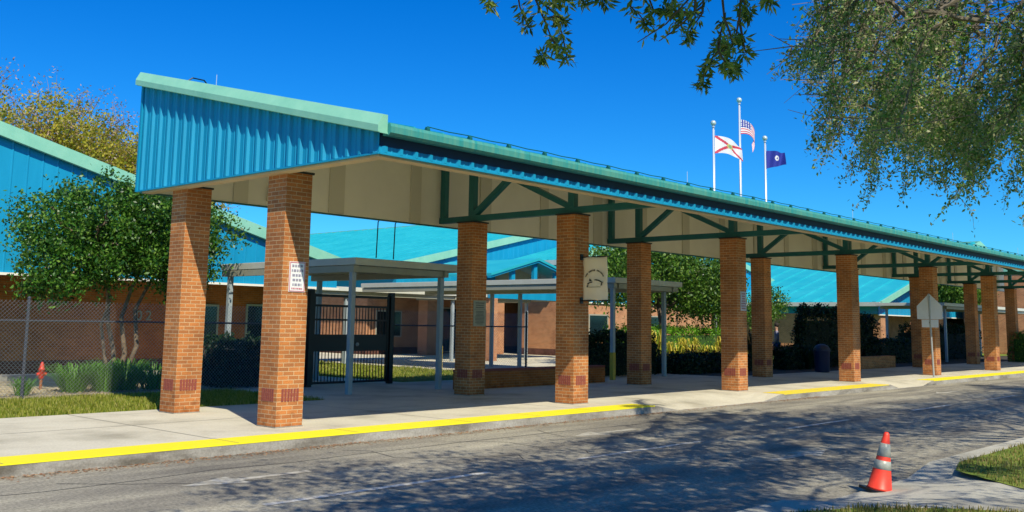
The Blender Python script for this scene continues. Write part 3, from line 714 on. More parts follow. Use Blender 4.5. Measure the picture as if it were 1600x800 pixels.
def leaf(x0, x1):
    l = bpy.data.objects.new('gate_leaf', None); C.objects.link(l); l.parent = gt; l.location = (x0, 0, 0); L = x1-x0
    mb = MB()
    for z, h in ((.06,.06),(1.70,.05),(2.06,.06),(2.32,.07)): mb.box((.053,-.024,z),(L-.053,.024,z+h))
    mb.box((0,-.026,.05),(.05,.026,2.40)); mb.box((L-.05,-.026,.05),(L,.026,2.40)); mb.build('leaf_frame', M_BLACK, l)
    MB().box((.052,-.012,.90),(L-.052,.012,1.34)).build('lock_panel', M_BLACK, l)
    for za, zb in ((.121,.899),(1.341,2.059)):
        mb = MB(); u = .12
        while u < L-.06: mb.box((u-.009,-.009,za),(u+.009,.009,zb)); u += .105
        mb.build('pickets', M_BLACK, l)
    return l
leaf(.09, 1.34); lf = leaf(1.40, 2.66)
MB().lathe([(.05,0),(.05,.03),(.02,.035),(.02,.06)], 12).build('lock', M_GALV, lf, loc=(.16,-.013,1.08)).rotation_euler = (R(90),0,0)

# ------------------------------------------------------------------ buildings
def rib_wall(mb, x0, x1, y, zb, zt, sp=.42, d=.02):
    """sheet facing -Y, zb/zt functions"""
    u = x0; pts = [(x0, 0)]
    while u+.1 < x1: pts += [(u+.03, 0), (u+.05, d), (u+.075, d), (u+.095, 0)]; u += sp
    pts.append((x1, 0))
    for (a, da), (b, db) in zip(pts, pts[1:]):
        mb.add([(a,y-da,zb(a)),(b,y-db,zb(b)),(b,y-db,zt(b)),(a,y-da,zt(a))], [(0,1,2,3)])
def school(label, x0, x1, ridge, y0, y1, zeave, slope, ztop, brickm, wallz=2.95, over=.1, rib=.42, rec=0.0, ribsp=.61):
    """gabled block, ridge along Y; brick below, ribbed metal gable above"""
    t = thing('school_building', label, 'building', (x0, y0, 0)); X = lambda x: x-x0
    zr = lambda x: zeave+slope*(min(x-x0, 1e9) if x <= ridge else (ridge-x0)-(x-ridge))
    zr = (lambda x: ztop-slope*abs(x-ridge))
    W = x1-x0; D = y1-y0
    MB().box((.0,rec,-.05),(W,D,wallz)).build('brick_wall', brickm, t)
    MB().box((-.02,rec-.02,-.06),(W+.02,D+.01,.36)).build('brick_base', M_BASEBR, t)
    mb = MB(); rib_wall(mb, 0, W, -.03, lambda u: wallz-.03, lambda u: zr(u+x0)-.25, rib)
    mb.prism([(0,wallz+.002),(W,wallz+.002),(W,zr(x1)-.3),(X(ridge),ztop-.3),(0,zr(x0)-.3)], 'y', 0, D)
    mb.build('metal_gable', M_TEAL, t)
    MB().box((-.05,-.09,wallz-.10),(W+.05,-.036,wallz-.03)).build('wall_flashing', M_BEIGE, t)
    # two roof planes
    for s in (-1, 1):
        e = (x0-.8) if s < 0 else (x1+.8); pa = [(X(e), zr(e)-.10), (X(ridge), ztop-.10), (X(ridge), ztop), (X(e), zr(e))]
        if s > 0: pa = pa[::-1]
        mb = MB().prism(pa, 'y', -over, D+.5)
        y = -over+.3
        while y < D+.4:
            q = [(X(e), zr(e)+.001), (X(ridge), ztop+.001), (X(ridge), ztop+.09), (X(e), zr(e)+.09)]
            mb.prism(q if s < 0 else q[::-1], 'y', y, y+.12*(1+(ribsp > 1.2))); y += ribsp
        mb.build('roof', M_TEALR, t)
        q = [(X(e)-.0, zr(e)-.30), (X(ridge), ztop-.30), (X(ridge), ztop+.08), (X(e), zr(e)+.08)]
        MB().prism(q if s < 0 else q[::-1], 'y', -over-.14, -over-.003).build('rake_trim', M_MINT, t)
        q = [(X(e), zr(e)-.26), (X(ridge), ztop-.26), (X(ridge), ztop-.102), (X(e), zr(e)-.102)]
        MB().prism(q if s < 0 else q[::-1], 'y', -over+.05, -.07).build('rake_soffit', M_DGREEN, t)
        mb = MB().box((X(e)-(.14 if s < 0 else 0),-over,zr(e)-.24),(X(e)+(.0 if s < 0 else .14),D+.4,zr(e)+.03)); mb.build('eave_gutter', M_WALKW, t)
    MB().box((X(ridge)-.15,-over-.1,ztop-.02),(X(ridge)+.15,D+.5,ztop+.09)).build('ridge_cap', M_MINT, t)
    return t, zr
def window(parent, x, y, z, w_, h_, mt=M_GLASS, fm=None):
    f = MB()
    fm = fm or M_WALKM
    f.box((x,y-.05,z),(x+w_,y-.005,z+.07)); f.box((x,y-.05,z+h_-.07),(x+w_,y-.005,z+h_)); f.box((x,y-.05,z+.07),(x+.07,y-.005,z+h_-.07)); f.box((x+w_-.07,y-.05,z+.07),(x+w_,y-.005,z+h_-.07))
    o = f.build('window', fm, parent); MB().box((x+.07,y-.03,z+.07),(x+w_-.07,y-.006,z+h_-.07)).build('pane', mt, o)
    return o
b1, z1 = school('low brick school building with teal gable and mint roof edge, far left', -18, 22.0, 2.0, 28.4, 60, 4, .257, 9.0, M_BRICKD, 2.90, rec=2.6)
window(b1, 35.2, 2.6, .9, 1.7, 1.3); window(b1, 38.0, 2.6, .05, 1.0, 2.2)
tag(MB().add([(0,0,0),(.13,0,0),(.13,0,.05),(0,0,.05)], [(0,1,2,3)]).build('wall_scupper', M_WALKM, b1, loc=(20,2.57,.8)))
# bent number on wall
for i, ch in enumerate('02'):
    cu = bpy.data.curves.new('wall_number', 'FONT'); cu.body = ch; cu.size = .46; cu.extrude = .012
    tmp = bpy.data.objects.new('tmp', cu); C.objects.link(tmp); bpy.context.view_layer.update()
    me = bpy.data.meshes.new_from_object(tmp.evaluated_get(bpy.context.evaluated_depsgraph_get())); bpy.data.objects.remove(tmp)
    me.materials.clear(); me.materials.append(mat('number_grey', (.30,.32,.25), .5))
    o = bpy.data.objects.new('wall_number', me); C.objects.link(o); o.parent = b1; o.location = (33.85+i*.34, 2.58, 1.62); o.rotation_euler = (R(90), 0, 0)
b2, z2 = school('big school building with broad aqua roof behind the gate and porch gable', 33.2, 77, 55.1, 38.0, 76, 4.7, .227, 9.62, M_BRICKP, 3.15, rec=2.2, ribsp=1.05)
window(b2, 5.0, 2.2, .05, 1.6, 2.5, mat('teal_glass', (.01,.05,.06), .1)); window(b2, .6, 2.2, .9, 1.8, 1.4); window(b2, 12.5, 2.2, .9, 2.0, 1.4)
# brick piers of that building
for x in (2.3, 7.4, 12.2): MB().box((x,0.05,-.05),(x+.85,.75,3.05)).build('brick_pier', M_BRICKP, b2)
# porch
pc = thing('porch', 'dark teal gabled entrance porch with open truss on the building behind the courtyard', 'porch', (33.0, 31.2, 0))
pk = 3.1; pw = 6.2; pr_ = lambda u: 4.86-.26*abs(u-pk)
for s, (a, b) in ((0, (-.25, pk)), (1, (pk, pw+.25))):
    MB().prism([(a,pr_(a)-.12),(b,pr_(b)-.12),(b,pr_(b)),(a,pr_(a))], 'y', -.3, 5.9).build('roof', M_TEALR, pc)
    MB().prism([(a,pr_(a)-.22),(b,pr_(b)-.22),(b,pr_(b)-.122),(a,pr_(a)-.122)], 'y', -.25, -.05).build('rake_trim', M_TEAL, pc)
MB().box((-.1,-.1,2.85),(pw+.1,.05,3.55)).build('header_beam', M_TEAL, pc)
MB().box((0,.9,3.56),(1.3,1.1,3.9)).build('side_panel', M_TEAL, pc)
MB().prism([(1.4,3.57),(pw-.1,3.57),(pw-.1,pr_(pw-.1)-.3),(pk,pr_(pk)-.3),(1.9,pr_(1.9)-.3)], 'y', 1.6, 1.7).build('back_panel', M_BEIGE2, pc)
for u in (1.5, pk, pw-1.5): MB().box((u-.12,-.08,3.552),(u+.12,.10,pr_(u)-.225)).build('web_post', M_TEAL, pc)
for u in (0.2, pw-.2): MB().box((u-.22,-.1,0),(u+.22,.34,2.848)).build('brick_pier', M_BRICKP, pc)
# red emblem and box on the wall
em = MB().lathe([(.30,0),(.32,.02),(.30,.04),(.02,.045)], 20).build('wall_emblem', mat('emblem_red', (.62,.05,.06), .5)); em.location = (41.9, 40.17, 2.55); em.rotation_euler = (R(90), 0, 0)
tag(em, 'small round red emblem on the brick wall seen left of the banner', 'wall emblem')
ic = thing('intercom_box', 'small black wall box below the red emblem', 'intercom', (41.7, 40.17, 1.25))
MB().box((0,-.12,0),(.22,-.001,.55)).build('housing', M_BLACK, ic, bevel=.01); MB().box((.04,-.135,.30),(.18,-.121,.48)).build('screen', M_GLASS, ic)
b3, z3 = school('aqua ribbed roof building with white gutter behind the tall hedge', 66.4, 108, 87, 26.6, 62, 3.7, .26, 9.05, M_BRICKP, 2.75, .5, rec=2.4, ribsp=1.5)
for x in (.6, 6.5, 12): MB().box((x,.05,-.05),(x+.8,.7,2.7)).build('brick_pier', M_BRICKP, b3)
b4 = thing('brick_block', 'tall salmon brick block at the far right end behind the last columns', 'building', (81.5, 20.3, 0))
MB().box((0,0,-.05),(34,5.4,6.2)).build('brick_wall', M_BRICKP, b4); MB().box((-.1,-.1,6.201),(34.1,5.5,6.5)).build('parapet', M_MINT, b4)
for x in (2, 7, 12): window(b4, x, 0, 1.0, 1.8, 1.6)
b5, z5 = school('small aqua roofed wing glimpsed behind the flagpole', 42, 57.2, 49.6, 34.0, 37.4, 4.2, .24, 7.15, M_BRICKP, 3.0, .3)
window(b5, 2, 0, .9, 1.8, 1.4); window(b5, 8, 0, .9, 1.8, 1.4)

# ------------------------------------------------------------------ flagpoles
ball = None
def pole(label, x, y, h):
    t = thing('flagpole', label, 'flagpole', (x, y, 0), 'flagpoles behind the canopy')
    MB().tube([(0,0,0),(0,0,h*.5),(0,0,h)], [.085,.07,.045], 12).build('shaft', M_POLE, t, smooth=True)
    MB().lathe([(.16,0),(.16,.05),(.10,.12),(.087,.12)], 16).build('base_collar', M_POLE, t)
    MB().lathe([(.05,0),(.09,.02),(.09,.07),(.03,.09)], 12, (0,0,h)).build('truck', M_POLE, t)
    mb = MB(); prof = [(max(.16*math.sin(math.pi*k/10), .004), .16-.16*math.cos(math.pi*k/10)) for k in range(11)]
    mb.lathe(prof, 16, (0,0,h+.10)).build('ball_finial', mat('pale_gold_ball', (.55,.68,.62), .25, metal=.3), t, smooth=True)
    MB().tube([(.10,-.02,1.2),(.10,-.02,h-.1)], .008, 4).build('halyard', M_WHITE, t)
pole('left flagpole, with the white and red saltire flag', 47.55, 28, 12.75)
pole('middle and tallest of the three flagpoles', 50.5, 28, 14.6)
pole('right flagpole, with the small dark blue flag', 53.55, 28, 12.8)
def flag(label, x, y, ztop, L, H, rule, mats, droop, fold, ang=-47.8, gather=0.0):
    nu, nv = 44, 28; mb = MB(); c, s = math.cos(R(ang)), math.sin(R(ang))
    for j in range(nv+1):
        for i in range(nu+1):
            u, v = i/nu, j/nv
            d = u*L*(1-.0*v); a = droop*(u**1.15)
            wob = fold*math.sin(u*9+v*1.5)*u**.6; vv = H*v*(1-gather*u)
            px = d*math.cos(a)+.0; pz = -d*math.sin(a)-vv+.05*math.sin(u*7+v*2)*u
            mb.v.append((px*c-wob*s, px*s+wob*c, pz))
    for j in range(nv):
        for i in range(nu):
            mb.f.append((j*(nu+1)+i, (j+1)*(nu+1)+i, (j+1)*(nu+1)+i+1, j*(nu+1)+i+1)); mb.mi.append(rule((i+.5)/nu, (j+.5)/nv))
    o = mb.build('flag', mats, smooth=True); o.location = (x+.06, y-.05, ztop)
    return tag(o, label, 'flag')
FW = mat('flag_white', (.80,.78,.76), .8); FR = mat('flag_red', (.62,.05,.09), .8); FB = mat('flag_blue', (.02,.035,.30), .8); FY = mat('flag_gold', (.65,.50,.15), .8); FG = mat('flag_green', (.20,.38,.20), .8)
def saltire(u, v):
    r = math.hypot((u-.5)*1.5, v-.5)
    if r < .10: return 3
    if r < .16: return 2
    return 1 if min(abs(v-u), abs(v-(1-u))) < .085 else 0
flag('white flag with a red diagonal cross and round seal, left of three', 47.55, 28, 12.3, 1.7, 1.0, saltire, [FW, FR, FY, FG], .46, .16, gather=.25)
def stars(u, v):
    if u < .4 and v < 7/13:
        return 0 if (int(u*22) % 2 == 0 and int(v*16) % 2 == 0) else 2
    return 1 if int(v*13) % 2 == 0 else 0
flag('red and white striped flag with blue starred corner, drooping from the tallest pole', 50.5, 28, 13.7, 1.6, .85, stars, [FW, FR, FB], 1.16, .10, gather=.4)
flag('small crumpled dark blue flag with a white badge, on the right pole', 53.55, 28, 12.3, 1.15, 1.1, lambda u, v: 1 if .06 < math.hypot((u-.55)*1.3, v-.45) < .17 else 0, [FB, FW], .10, .22, gather=.3)

# ------------------------------------------------------------------ vegetation
def pix(x, y, dist):
    """world point seen at photo pixel, at a chosen distance: used once to lay out where the boughs hang"""
    v = fw+r2*((x-800)/1535.46)-u2*((y-299.7)/1535.46); return Vector((0,0,1.69))+v.normalized()*dist

def crown_tree(name, label, base, trunks, ells, ncl, per, rad, lsize, mt, bark, cat='tree', shell=.55, cut=None, limbs=14, aspect=.5, extra=None, group=None, lr=.05):
    t = thing(name, label, cat, base, group); off = Vector(base)
    mb = MB(); tops = []
    for tr in trunks:
        pts = [Vector(p)-off for p in tr[0]]; mb.tube(pts, tr[1], 8); tops.append(Vector(tr[0][-1]))
    for k in range(limbs):
        e = ells[k % len(ells)]; u = rng.normal(size=3); u /= np.linalg.norm(u); u[2] = abs(u[2])*.6
        end = Vector(np.array(e[:3])+u*np.array(e[3:6])*.75)
        st = min(tops, key=lambda q: (q-end).length); n = 5
        p = limb_path(st-off, end-off, .25, n); mb.tube(p, taper(lr*1.6, lr*.25, n), 5)
    mb.build('trunk', bark, t, smooth=True)
    P = clumps(ells, ncl, per, rad, shell, cut=cut)-np.array(base)
    leaves('crown', P, lsize, mt, t, aspect)
    if extra: extra(t)
    return t
def J(*p): return Vector(p)
# small leafy tree behind the fence (multi-stemmed)
E1 = [(11.5,24,4.15,2.35,2.0,1.15),(10.5,23.6,3.3,1.5,1.5,1.1),(12.9,24,3.8,1.75,1.7,1.35),(11.7,23.5,3.3,1.2,1.2,.75),(13.3,23.8,2.9,.9,1,.7),(9.9,23.4,2.45,.65,.7,.55)]
crown_tree('small_tree', 'leafy multi-stemmed tree behind the chain link fence left of the canopy', (11.8,24,0),
    [([(11.85,24,-.05),(11.75,24,.9),(11.55,24,1.6),(11.5,24,2.6),(11.3,24,3.4)], [.085,.06,.055,.05,.03]),
     ([(11.9,24.05,-.05),(12.05,24,.8),(11.95,24.1,1.7),(12.15,24,2.5),(12.6,24,3.5)], [.08,.065,.055,.045,.03]),
     ([(11.75,23.95,-.05),(11.5,23.9,.7),(11.3,23.8,1.5),(11.45,23.7,2.2),(10.9,23.6,3.0)], [.06,.045,.04,.035,.02]),
     ([(12.0,24,-.05),(12.3,23.9,1.0),(12.2,23.9,1.9),(12.6,23.9,2.7)], [.07,.06,.05,.03])],
    E1, 760, 70, .17, .10, M_LEAFP, M_TRUNKM, shell=.3)
# spring trees behind the left building
def twigs(ells, n, L, r, base):
    def f(t):
        mb = MB(); pts = []
        for k in range(n):
            e = ells[rng.integers(len(ells))]; u = rng.normal(size=3); u /= np.linalg.norm(u); u[2] = abs(u[2])
            a = np.array(e[:3])+u*np.array(e[3:6])*.8; d = u*np.array([1,1,1.2]); d /= np.linalg.norm(d)
            b = a+d*L*rng.uniform(.6,1.3)
            p = limb_path(Vector(a)-Vector(base), Vector(b)-Vector(base), .05, 3, .12); mb.tube(p, taper(r, r*.3, 3), 3)
            for q in p[1:]: pts += [np.array(q)+rng.normal(size=3)*.22 for _ in range(9)]
        mb.build('twigs', mat('pinkish_bark', (.25,.17,.13), .9), t); leaves('twig_tips', np.array(pts), .13, M_LEAFR, t, .4)
    return f
for i, (lb, b, E, nc) in enumerate((
    ('tall yellow-green spring tree rising behind the left teal roof, leftmost', (12,46,0), [(10,46,8.4,4,4,3.3),(14,46,9.4,3.2,3.2,2.7),(6,46,8,4,4,3.0)], 1150),
    ('tall yellow-green spring tree next to the canopy gable', (21,47,0), [(19.6,47,9.0,3.0,3.2,3.2),(23.0,47,8.6,3.0,3,2.6),(18.5,46,6.6,3,3,2.6),(26,47,7.6,2.2,2.6,2.2)], 1150))):
    crown_tree('spring_tree', lb, b, [([(b[0],b[1],-.1),(b[0]+.3,b[1],3),(b[0],b[1],6.5)], [.35,.28,.18])], E, nc, 44, .36, .19, M_LEAFY, M_TRUNK, limbs=26, shell=.3, extra=twigs(E, 260, 1.5, .02, b), group='spring trees behind the left roof', lr=.07)
# central tree behind the canopy
E2 = [(36.5,25,4.6,3.3,2.4,1.7),(40.5,25.5,3.9,3.2,2.5,1.8),(33.6,24.5,3.6,1.6,1.6,1.1),(43.2,26,2.9,1.7,1.8,1.2)]
crown_tree('shade_tree', 'dense round green tree between the banner and the white flagpole', (38,25,0), [([(38,25,-.1),(37.9,25,1.3),(37.5,25,2.6)], [.16,.13,.10])],
    E2, 900, 40, .28, .17, M_LEAFC, M_TRUNKD, shell=.35, limbs=12)
E3 = [(47.6,24.9,2.9,1.0,1.0,.75),(46.7,24.9,2.2,.7,.8,.6)]
crown_tree('garden_tree', 'low green tree right of the fourth back column, before the aqua roof', (47.3,24.9,0), [([(47.3,24.9,-.1),(47.4,24.9,1),(47.5,24.9,2.0)], [.08,.06,.04])],
    E3, 150, 30, .2, .13, M_LEAFC, M_TRUNKD, limbs=8)
E4 = [(74.2,24,4.7,2.2,1.4,1.2),(77.6,24,5.0,2.2,1.4,1.2)]
crown_tree('courtyard_tree', 'twisting-stemmed green tree glimpsed between the last brick columns', (75.5,23.8,0),
    [([(75.5,23.8,-.1),(74.7,23.8,1.2),(75.4,23.8,2.2),(74.5,23.8,3.8)], [.12,.10,.09,.05]), ([(75.6,23.9,-.1),(76.5,23.8,1.3),(75.9,23.8,2.4),(77.1,23.8,4)], [.12,.10,.08,.05])],
    E4, 520, 34, .28, .2, M_LEAFC, M_TRUNKD, limbs=8)

def hedge(name, label, boxes, n, size, mt, core=M_LEAFD, cat='hedge', mats2=None):
    b0 = boxes[0]; t = thing(name, label, cat, (b0[0], b0[2], 0))
    P = []
    tot = sum((b[1]-b[0])*(b[3]-b[2]) for b in boxes)
    for b in boxes:
        k = int(n*(b[1]-b[0])*(b[3]-b[2])/tot); p = rng.uniform(0, 1, (k, 3)); ax = rng.integers(0, 3, k)
        sd = rng.random(k) < .5; w_ = np.abs(rng.normal(size=k))*.05
        for q in range(3):
            m_ = ax == q
            if q == 2: p[m_, 2] = 1-w_[m_]
            else: p[m_, q] = np.where(sd[m_], w_[m_], 1-w_[m_])
        c = np.stack([b[0]+p[:,0]*(b[1]-b[0]), b[2]+p[:,1]*(b[3]-b[2]), b[4]+p[:,2]*(b[5]-b[4])], 1)
        hx, hy = (b[0]+b[1])/2, (b[2]+b[3])/2
        ex = np.abs((c[:,0]-hx)/((b[1]-b[0])/2)); ey = np.abs((c[:,1]-hy)/((b[3]-b[2])/2)); zt = (c[:,2]-b[4])/(b[5]-b[4])
        c[:,0] = hx+(c[:,0]-hx)*(1-.05*zt**3); c[:,1] = hy+(c[:,1]-hy)*(1-.22*zt**3); c[:,2] -= zt*(b[5]-b[4])*(.14*ex**8+.10*ey**4)
        a1 = .07*min(1.6, b[5]); bump = a1*(np.sin(c[:,0]*4.1+b[0])+np.sin(c[:,0]*9.7+c[:,2]*6)*.6+np.sin(c[:,2]*7+c[:,1]*3)*.5)
        c[:,2] += bump*zt; c[:,1] -= bump*1.2*(1-p[:,1]*2); c += rng.normal(size=c.shape)*.05; P.append(c)
        for q in range(int(6*(b[1]-b[0]))):      # stray shoots above the clipped outline
            e = np.array([rng.uniform(b[0]+.2, b[1]-.2), rng.uniform(b[2]+.1, b[3]-.1), b[5]*rng.uniform(.86, 1.05)]); P.append(e+rng.normal(size=(26, 3))*np.array([.07, .07, .10]))
    P = np.concatenate(P); P[:,2] = np.maximum(P[:,2], .03)
    leaves('foliage', P-np.array([b0[0],b0[2],0]), size, mt, t, .6)
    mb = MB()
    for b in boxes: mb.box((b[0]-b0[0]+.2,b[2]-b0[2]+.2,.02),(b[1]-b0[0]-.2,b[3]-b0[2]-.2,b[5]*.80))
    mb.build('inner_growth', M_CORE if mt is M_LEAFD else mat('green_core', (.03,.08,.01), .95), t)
    mb = MB()
    for k in range(10*len(boxes)):
        b = boxes[k % len(boxes)]; x, y = rng.uniform(b[0]+.2, b[1]-.2), rng.uniform(b[2]+.15, b[3]-.15)
        mb.tube(limb_path((x-b0[0],y-b0[2],-.05),(x-b0[0]+rng.normal()*.2,y-b0[2],b[5]*.85),0,3,.08), taper(.03,.01,3), 5)
    mb.build('stems', M_TRUNKD, t)
    return t
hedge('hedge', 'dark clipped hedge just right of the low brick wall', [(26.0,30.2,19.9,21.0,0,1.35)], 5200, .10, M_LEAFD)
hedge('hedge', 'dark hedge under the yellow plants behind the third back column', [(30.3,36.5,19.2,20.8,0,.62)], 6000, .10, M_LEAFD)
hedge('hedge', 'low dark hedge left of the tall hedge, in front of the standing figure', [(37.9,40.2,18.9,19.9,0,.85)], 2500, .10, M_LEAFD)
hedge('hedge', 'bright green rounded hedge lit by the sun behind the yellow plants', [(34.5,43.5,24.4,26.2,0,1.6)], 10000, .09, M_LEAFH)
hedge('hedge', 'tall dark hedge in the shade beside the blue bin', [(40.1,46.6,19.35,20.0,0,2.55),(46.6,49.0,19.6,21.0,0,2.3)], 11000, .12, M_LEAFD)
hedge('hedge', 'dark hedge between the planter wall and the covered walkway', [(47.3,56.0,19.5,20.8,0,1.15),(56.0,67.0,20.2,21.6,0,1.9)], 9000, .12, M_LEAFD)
hedge('shrub_row', 'dark shrubs behind the fence between the two nearest columns', [(13.5,15.4,21.8,23.4,0,1.15),(15.0,16.4,24.4,25.6,0,1.0)], 5000, .10, M_LEAFD, cat='shrubs')
hedge('hedge', 'sunlit green shrub beyond the last column at the right edge', [(60.5,66,14.6,16.8,0,1.6)], 5000, .12, M_LEAFC)
def tuft(name, label, x, y, n, h, spread, mt, cat, wd=.012, z0=0, rad=.15):
    t = thing(name, label, cat, (x, y, z0)); mb = MB()
    for k in range(n):
        a = rng.uniform(0, 6.283); r0 = rad*math.sqrt(rng.random()); hh = h*rng.uniform(.6, 1.1); sp_ = spread*rng.uniform(.2, 1); w_ = wd
        ca, sa = math.cos(a), math.sin(a); pts = []
        for q, (u, v, ww) in enumerate(((0,0,1),(.35,.62,1),(.75,.98,.7),(1.1,.86,.15))):
            px, py, pz = (r0+sp_*u)*ca, (r0+sp_*u)*sa, hh*v; pts.append((px-sa*w_*ww, py+ca*w_*ww, pz)); pts.append((px+sa*w_*ww, py-ca*w_*ww, pz))
        mb.add(pts, [(0,1,3,2),(2,3,5,4),(4,5,7,6)])
    mb.build('fronds', mt, t); return t
M_FR = leafmat('strappy_leaves', [(.07,.20,.015),(.14,.34,.03),(.22,.44,.05)], .35, .45)
for i, (x, y, h, s) in enumerate(((10.25,22.7,.72,.55),(10.9,22.5,.78,.6),(11.5,22.8,.8,.6),(12.15,22.6,.7,.55))):
    tuft('grass_clump', ['leftmost bright strappy grass clump behind the fence', 'second strappy grass clump from the left behind the fence', 'tallest strappy grass clump at the foot of the small tree', 'rightmost strappy grass clump beside the tree trunks'][i], x, y, 230, h*.85, s*1.25, M_FR, 'grass clump', .010, rad=.3)
tuft('weed', 'small weed in the bed left of the red standpipe', 8.95, 22.3, 70, .38, .3, M_FR, 'plant', .012)
for i, (x, y) in enumerate(((34.6,23.3),(36.1,23.2),(37.2,23.3),(39.0,23.3),(40.2,23.2),(41.2,23.3),(42.2,23.2))):
    tuft('yellow_shrub', '%s in the row of yellow-leaved shrubs before the bright hedge' % ['tallest shrub, at the left end,','second shrub from the left','third shrub from the left','low shrub at the middle','third shrub from the right','second shrub from the right','shortest shrub, at the right end,'][i], x, y, 120, (1.5,1.0,1.15,.85,1.2,.95,.8)[i], .42, M_LEAFYL, 'shrub', .035, rad=.32)['group'] = 'yellow shrubs before the bright hedge'
tuft('palm_plant', 'spiky grey-green plant at the right end of the yellow shrubs', 38.2, 20.6, 120, 1.5, .9, M_LEAFD, 'plant', .025, rad=.15)
tuft('palm_plant', 'spiky green plant right of the fourth back column', 39.6, 18.9, 90, .95, .7, M_LEAFD, 'plant', .025, rad=.15)
# red standpipe
st = thing('red_standpipe', 'red standpipe on a rusty stem behind the fence left of the grass clumps', 'standpipe', (10.0, 23.9, 0)); st.scale = (.75, .75, .8)
MB().tube([(0,0,0),(0,0,.30)], .045, 10).build('stem', mat('rust', (.30,.12,.05), .9), st)
MB().lathe([(.06,.30),(.085,.33),(.085,.55),(.10,.56),(.10,.59),(.07,.62),(.06,.72),(.03,.78),(.01,.80)], 14).build('barrel', mat('hydrant_red', (.62,.04,.02), .5), st, smooth=True)
for s in (-1, 1): MB().tube([(s*.05,0,.45),(s*.15,0,.43)], .045, 10).build('nozzle', mat('hydrant_red', (.6,.04,.02)), st)

# overhanging oaks on the island (trunks stand right of the frame)
def strand(mb, P, a, d, L, n, leafn, spread, r, bend=(0,0,-.5)):
    """one drooping twig with leaves along it"""
    p = Vector(a); d = Vector(d).normalized(); pts = [p.copy()]; st = L/n
    for i in range(n):
        d = (d+Vector(bend)*.25+Vector(rng.normal(size=3)*.16)).normalized(); p = p+d*st; pts.append(p.copy())
        for _ in range(leafn): P.append(np.array(p)-np.array(d)*st*rng.random()+rng.normal(size=3)*spread)
    mb.tube(pts, taper(r, r*.35, n), 3); return pts
def near_boughs(t, base):
    mb = MB(); P = []; B = Vector(base)
    D = 7.2
    DD = []
    def whorl(p, k=13, rad=.085):
        k = int(k*1.7)
        for _ in range(k):
            u = rng.normal(size=3); u /= np.linalg.norm(u); u[2] -= .35
            P.append(np.array(p)+u*rad*.25*rng.random()+rng.normal(size=3)*rad*.25); DD.append(u)
    paths = [[(748,-70),(760,-18),(768,8)],
             [(800,-90),(806,-30),(812,10),(824,40)], [(806,-30),(835,-5),(850,30),(862,60),(850,85),(846,88)], [(835,-5),(866,20),(878,52),(884,80),(886,92)], [(850,30),(870,25),(880,30)], [(862,60),(872,76)],
             [(800,-60),(835,-20),(870,5)],
             [(900,-70),(905,-20),(912,2)], [(925,-60),(935,-15),(945,3)],
             [(985,-90),(990,-20),(985,10),(1000,24),(1008,36)], [(990,-20),(1015,0),(1022,18),(1040,18)],
             [(1100,-80),(1075,0),(1040,38),(996,66)], [(1090,-40),(1085,20),(1050,50),(1030,64)],
             [(1110,-80),(1100,-10),(1098,20),(1080,45),(1075,60)], [(1098,20),(1060,18),(1050,14)], [(1098,10),(1060,36)],
             [(1130,-90),(1128,-10),(1132,30),(1125,55),(1120,70),(1135,72)], [(1132,30),(1140,50),(1145,68),(1128,78)], [(1125,55),(1122,80),(1112,92),(1105,104)], [(1128,78),(1140,98),(1150,112)], [(1122,80),(1135,100),(1142,108)], [(1112,92),(1100,118),(1096,133)],
             [(1160,-80),(1158,-10),(1165,12),(1170,20)], [(1160,-30),(1155,30),(1150,55),(1158,62)], [(1155,30),(1163,75),(1166,84)],
             [(1190,-60),(1196,-12),(1200,4)], [(1060,-70),(1050,-20),(1045,2)], [(860,-70),(870,-22),(885,-2)]]
    for pa in paths:
        d0 = D+rng.uniform(-.35, .35); W = [pix(x, y, d0+.12*i) for i, (x, y) in enumerate(pa)]
        mb.tube([q-B for q in W], taper(.011, .004, len(W)-1), 4)
        for (a, b) in zip(W, W[1:]):
            for s in np.linspace(0, 1, 4): 
                if rng.random() < .55: whorl(a.lerp(b, float(s)), 4, .05)
        if pa not in (paths[11], paths[12]): whorl(W[-1], 15, .07); whorl(W[-2].lerp(W[-1], .55), 9, .07)
    # anchors back up into the crown
    for x in (760, 830, 905, 990, 1100, 1150, 1190):
        a = pix(x, -75, D); mb.tube([a-B, a+Vector((-.2,-.8,.9))-B, Vector((5.2,1.6,6.2))-B], [.015,.03,.06], 5)
    mb.build('boughs', M_TRUNKD, t); leaves_dir('hanging_leaves', np.array(P)-np.array(base), np.array(DD), .076, M_LEAFN, t, .30)
EA = [(5.6,.5,6.9,4.2,3.9,1.4),(9.2,.9,6.9,3.4,3.4,1.4),(2.4,-1.2,6.9,3.2,3.0,1.4)]
def view_sun_cut(c):   # keeps unseen crown out of open sky; added gap lets sun reach the cone
    x, y, z = c; d = math.hypot(x, y); return not (abs(x-11.3+.36*z) < 1.0 and abs(y-4.6+.83*z) < 1.1) and not (math.degrees(math.atan2(x, y)) < 63 and z < 1.69+.40*d)
baseA = (4.5,-2.2,0)
crown_tree('oak_tree', 'oak whose twigs hang from the top centre of the view', baseA, [([(4.5,-2.2,-.1),(4.6,-2,2),(4.9,-1.2,4.2),(5.0,-.4,5.4)], [.30,.25,.2,.15])],
    EA, 1250, 46, .28, .13, M_LEAFO, M_TRUNKD, shell=.1, limbs=16, lr=.03, cut=view_sun_cut, aspect=.45, extra=lambda t: near_boughs(t, baseA))
EB = [(16.4,1.8,7.0,4.6,2.5,1.3),(20.5,1.6,7.2,4.4,2.4,1.3),(14.2,4.2,6.3,2.0,1.5,1.1),(24.5,1.6,7.4,4,2.4,1.4)]
def view_thin(c):
    x, y, z = c; d = math.hypot(x, y); v = math.degrees(math.atan2(x, y)) < 77 and z < 1.69+.36*d
    return (not v) or (rng.random() < .22)
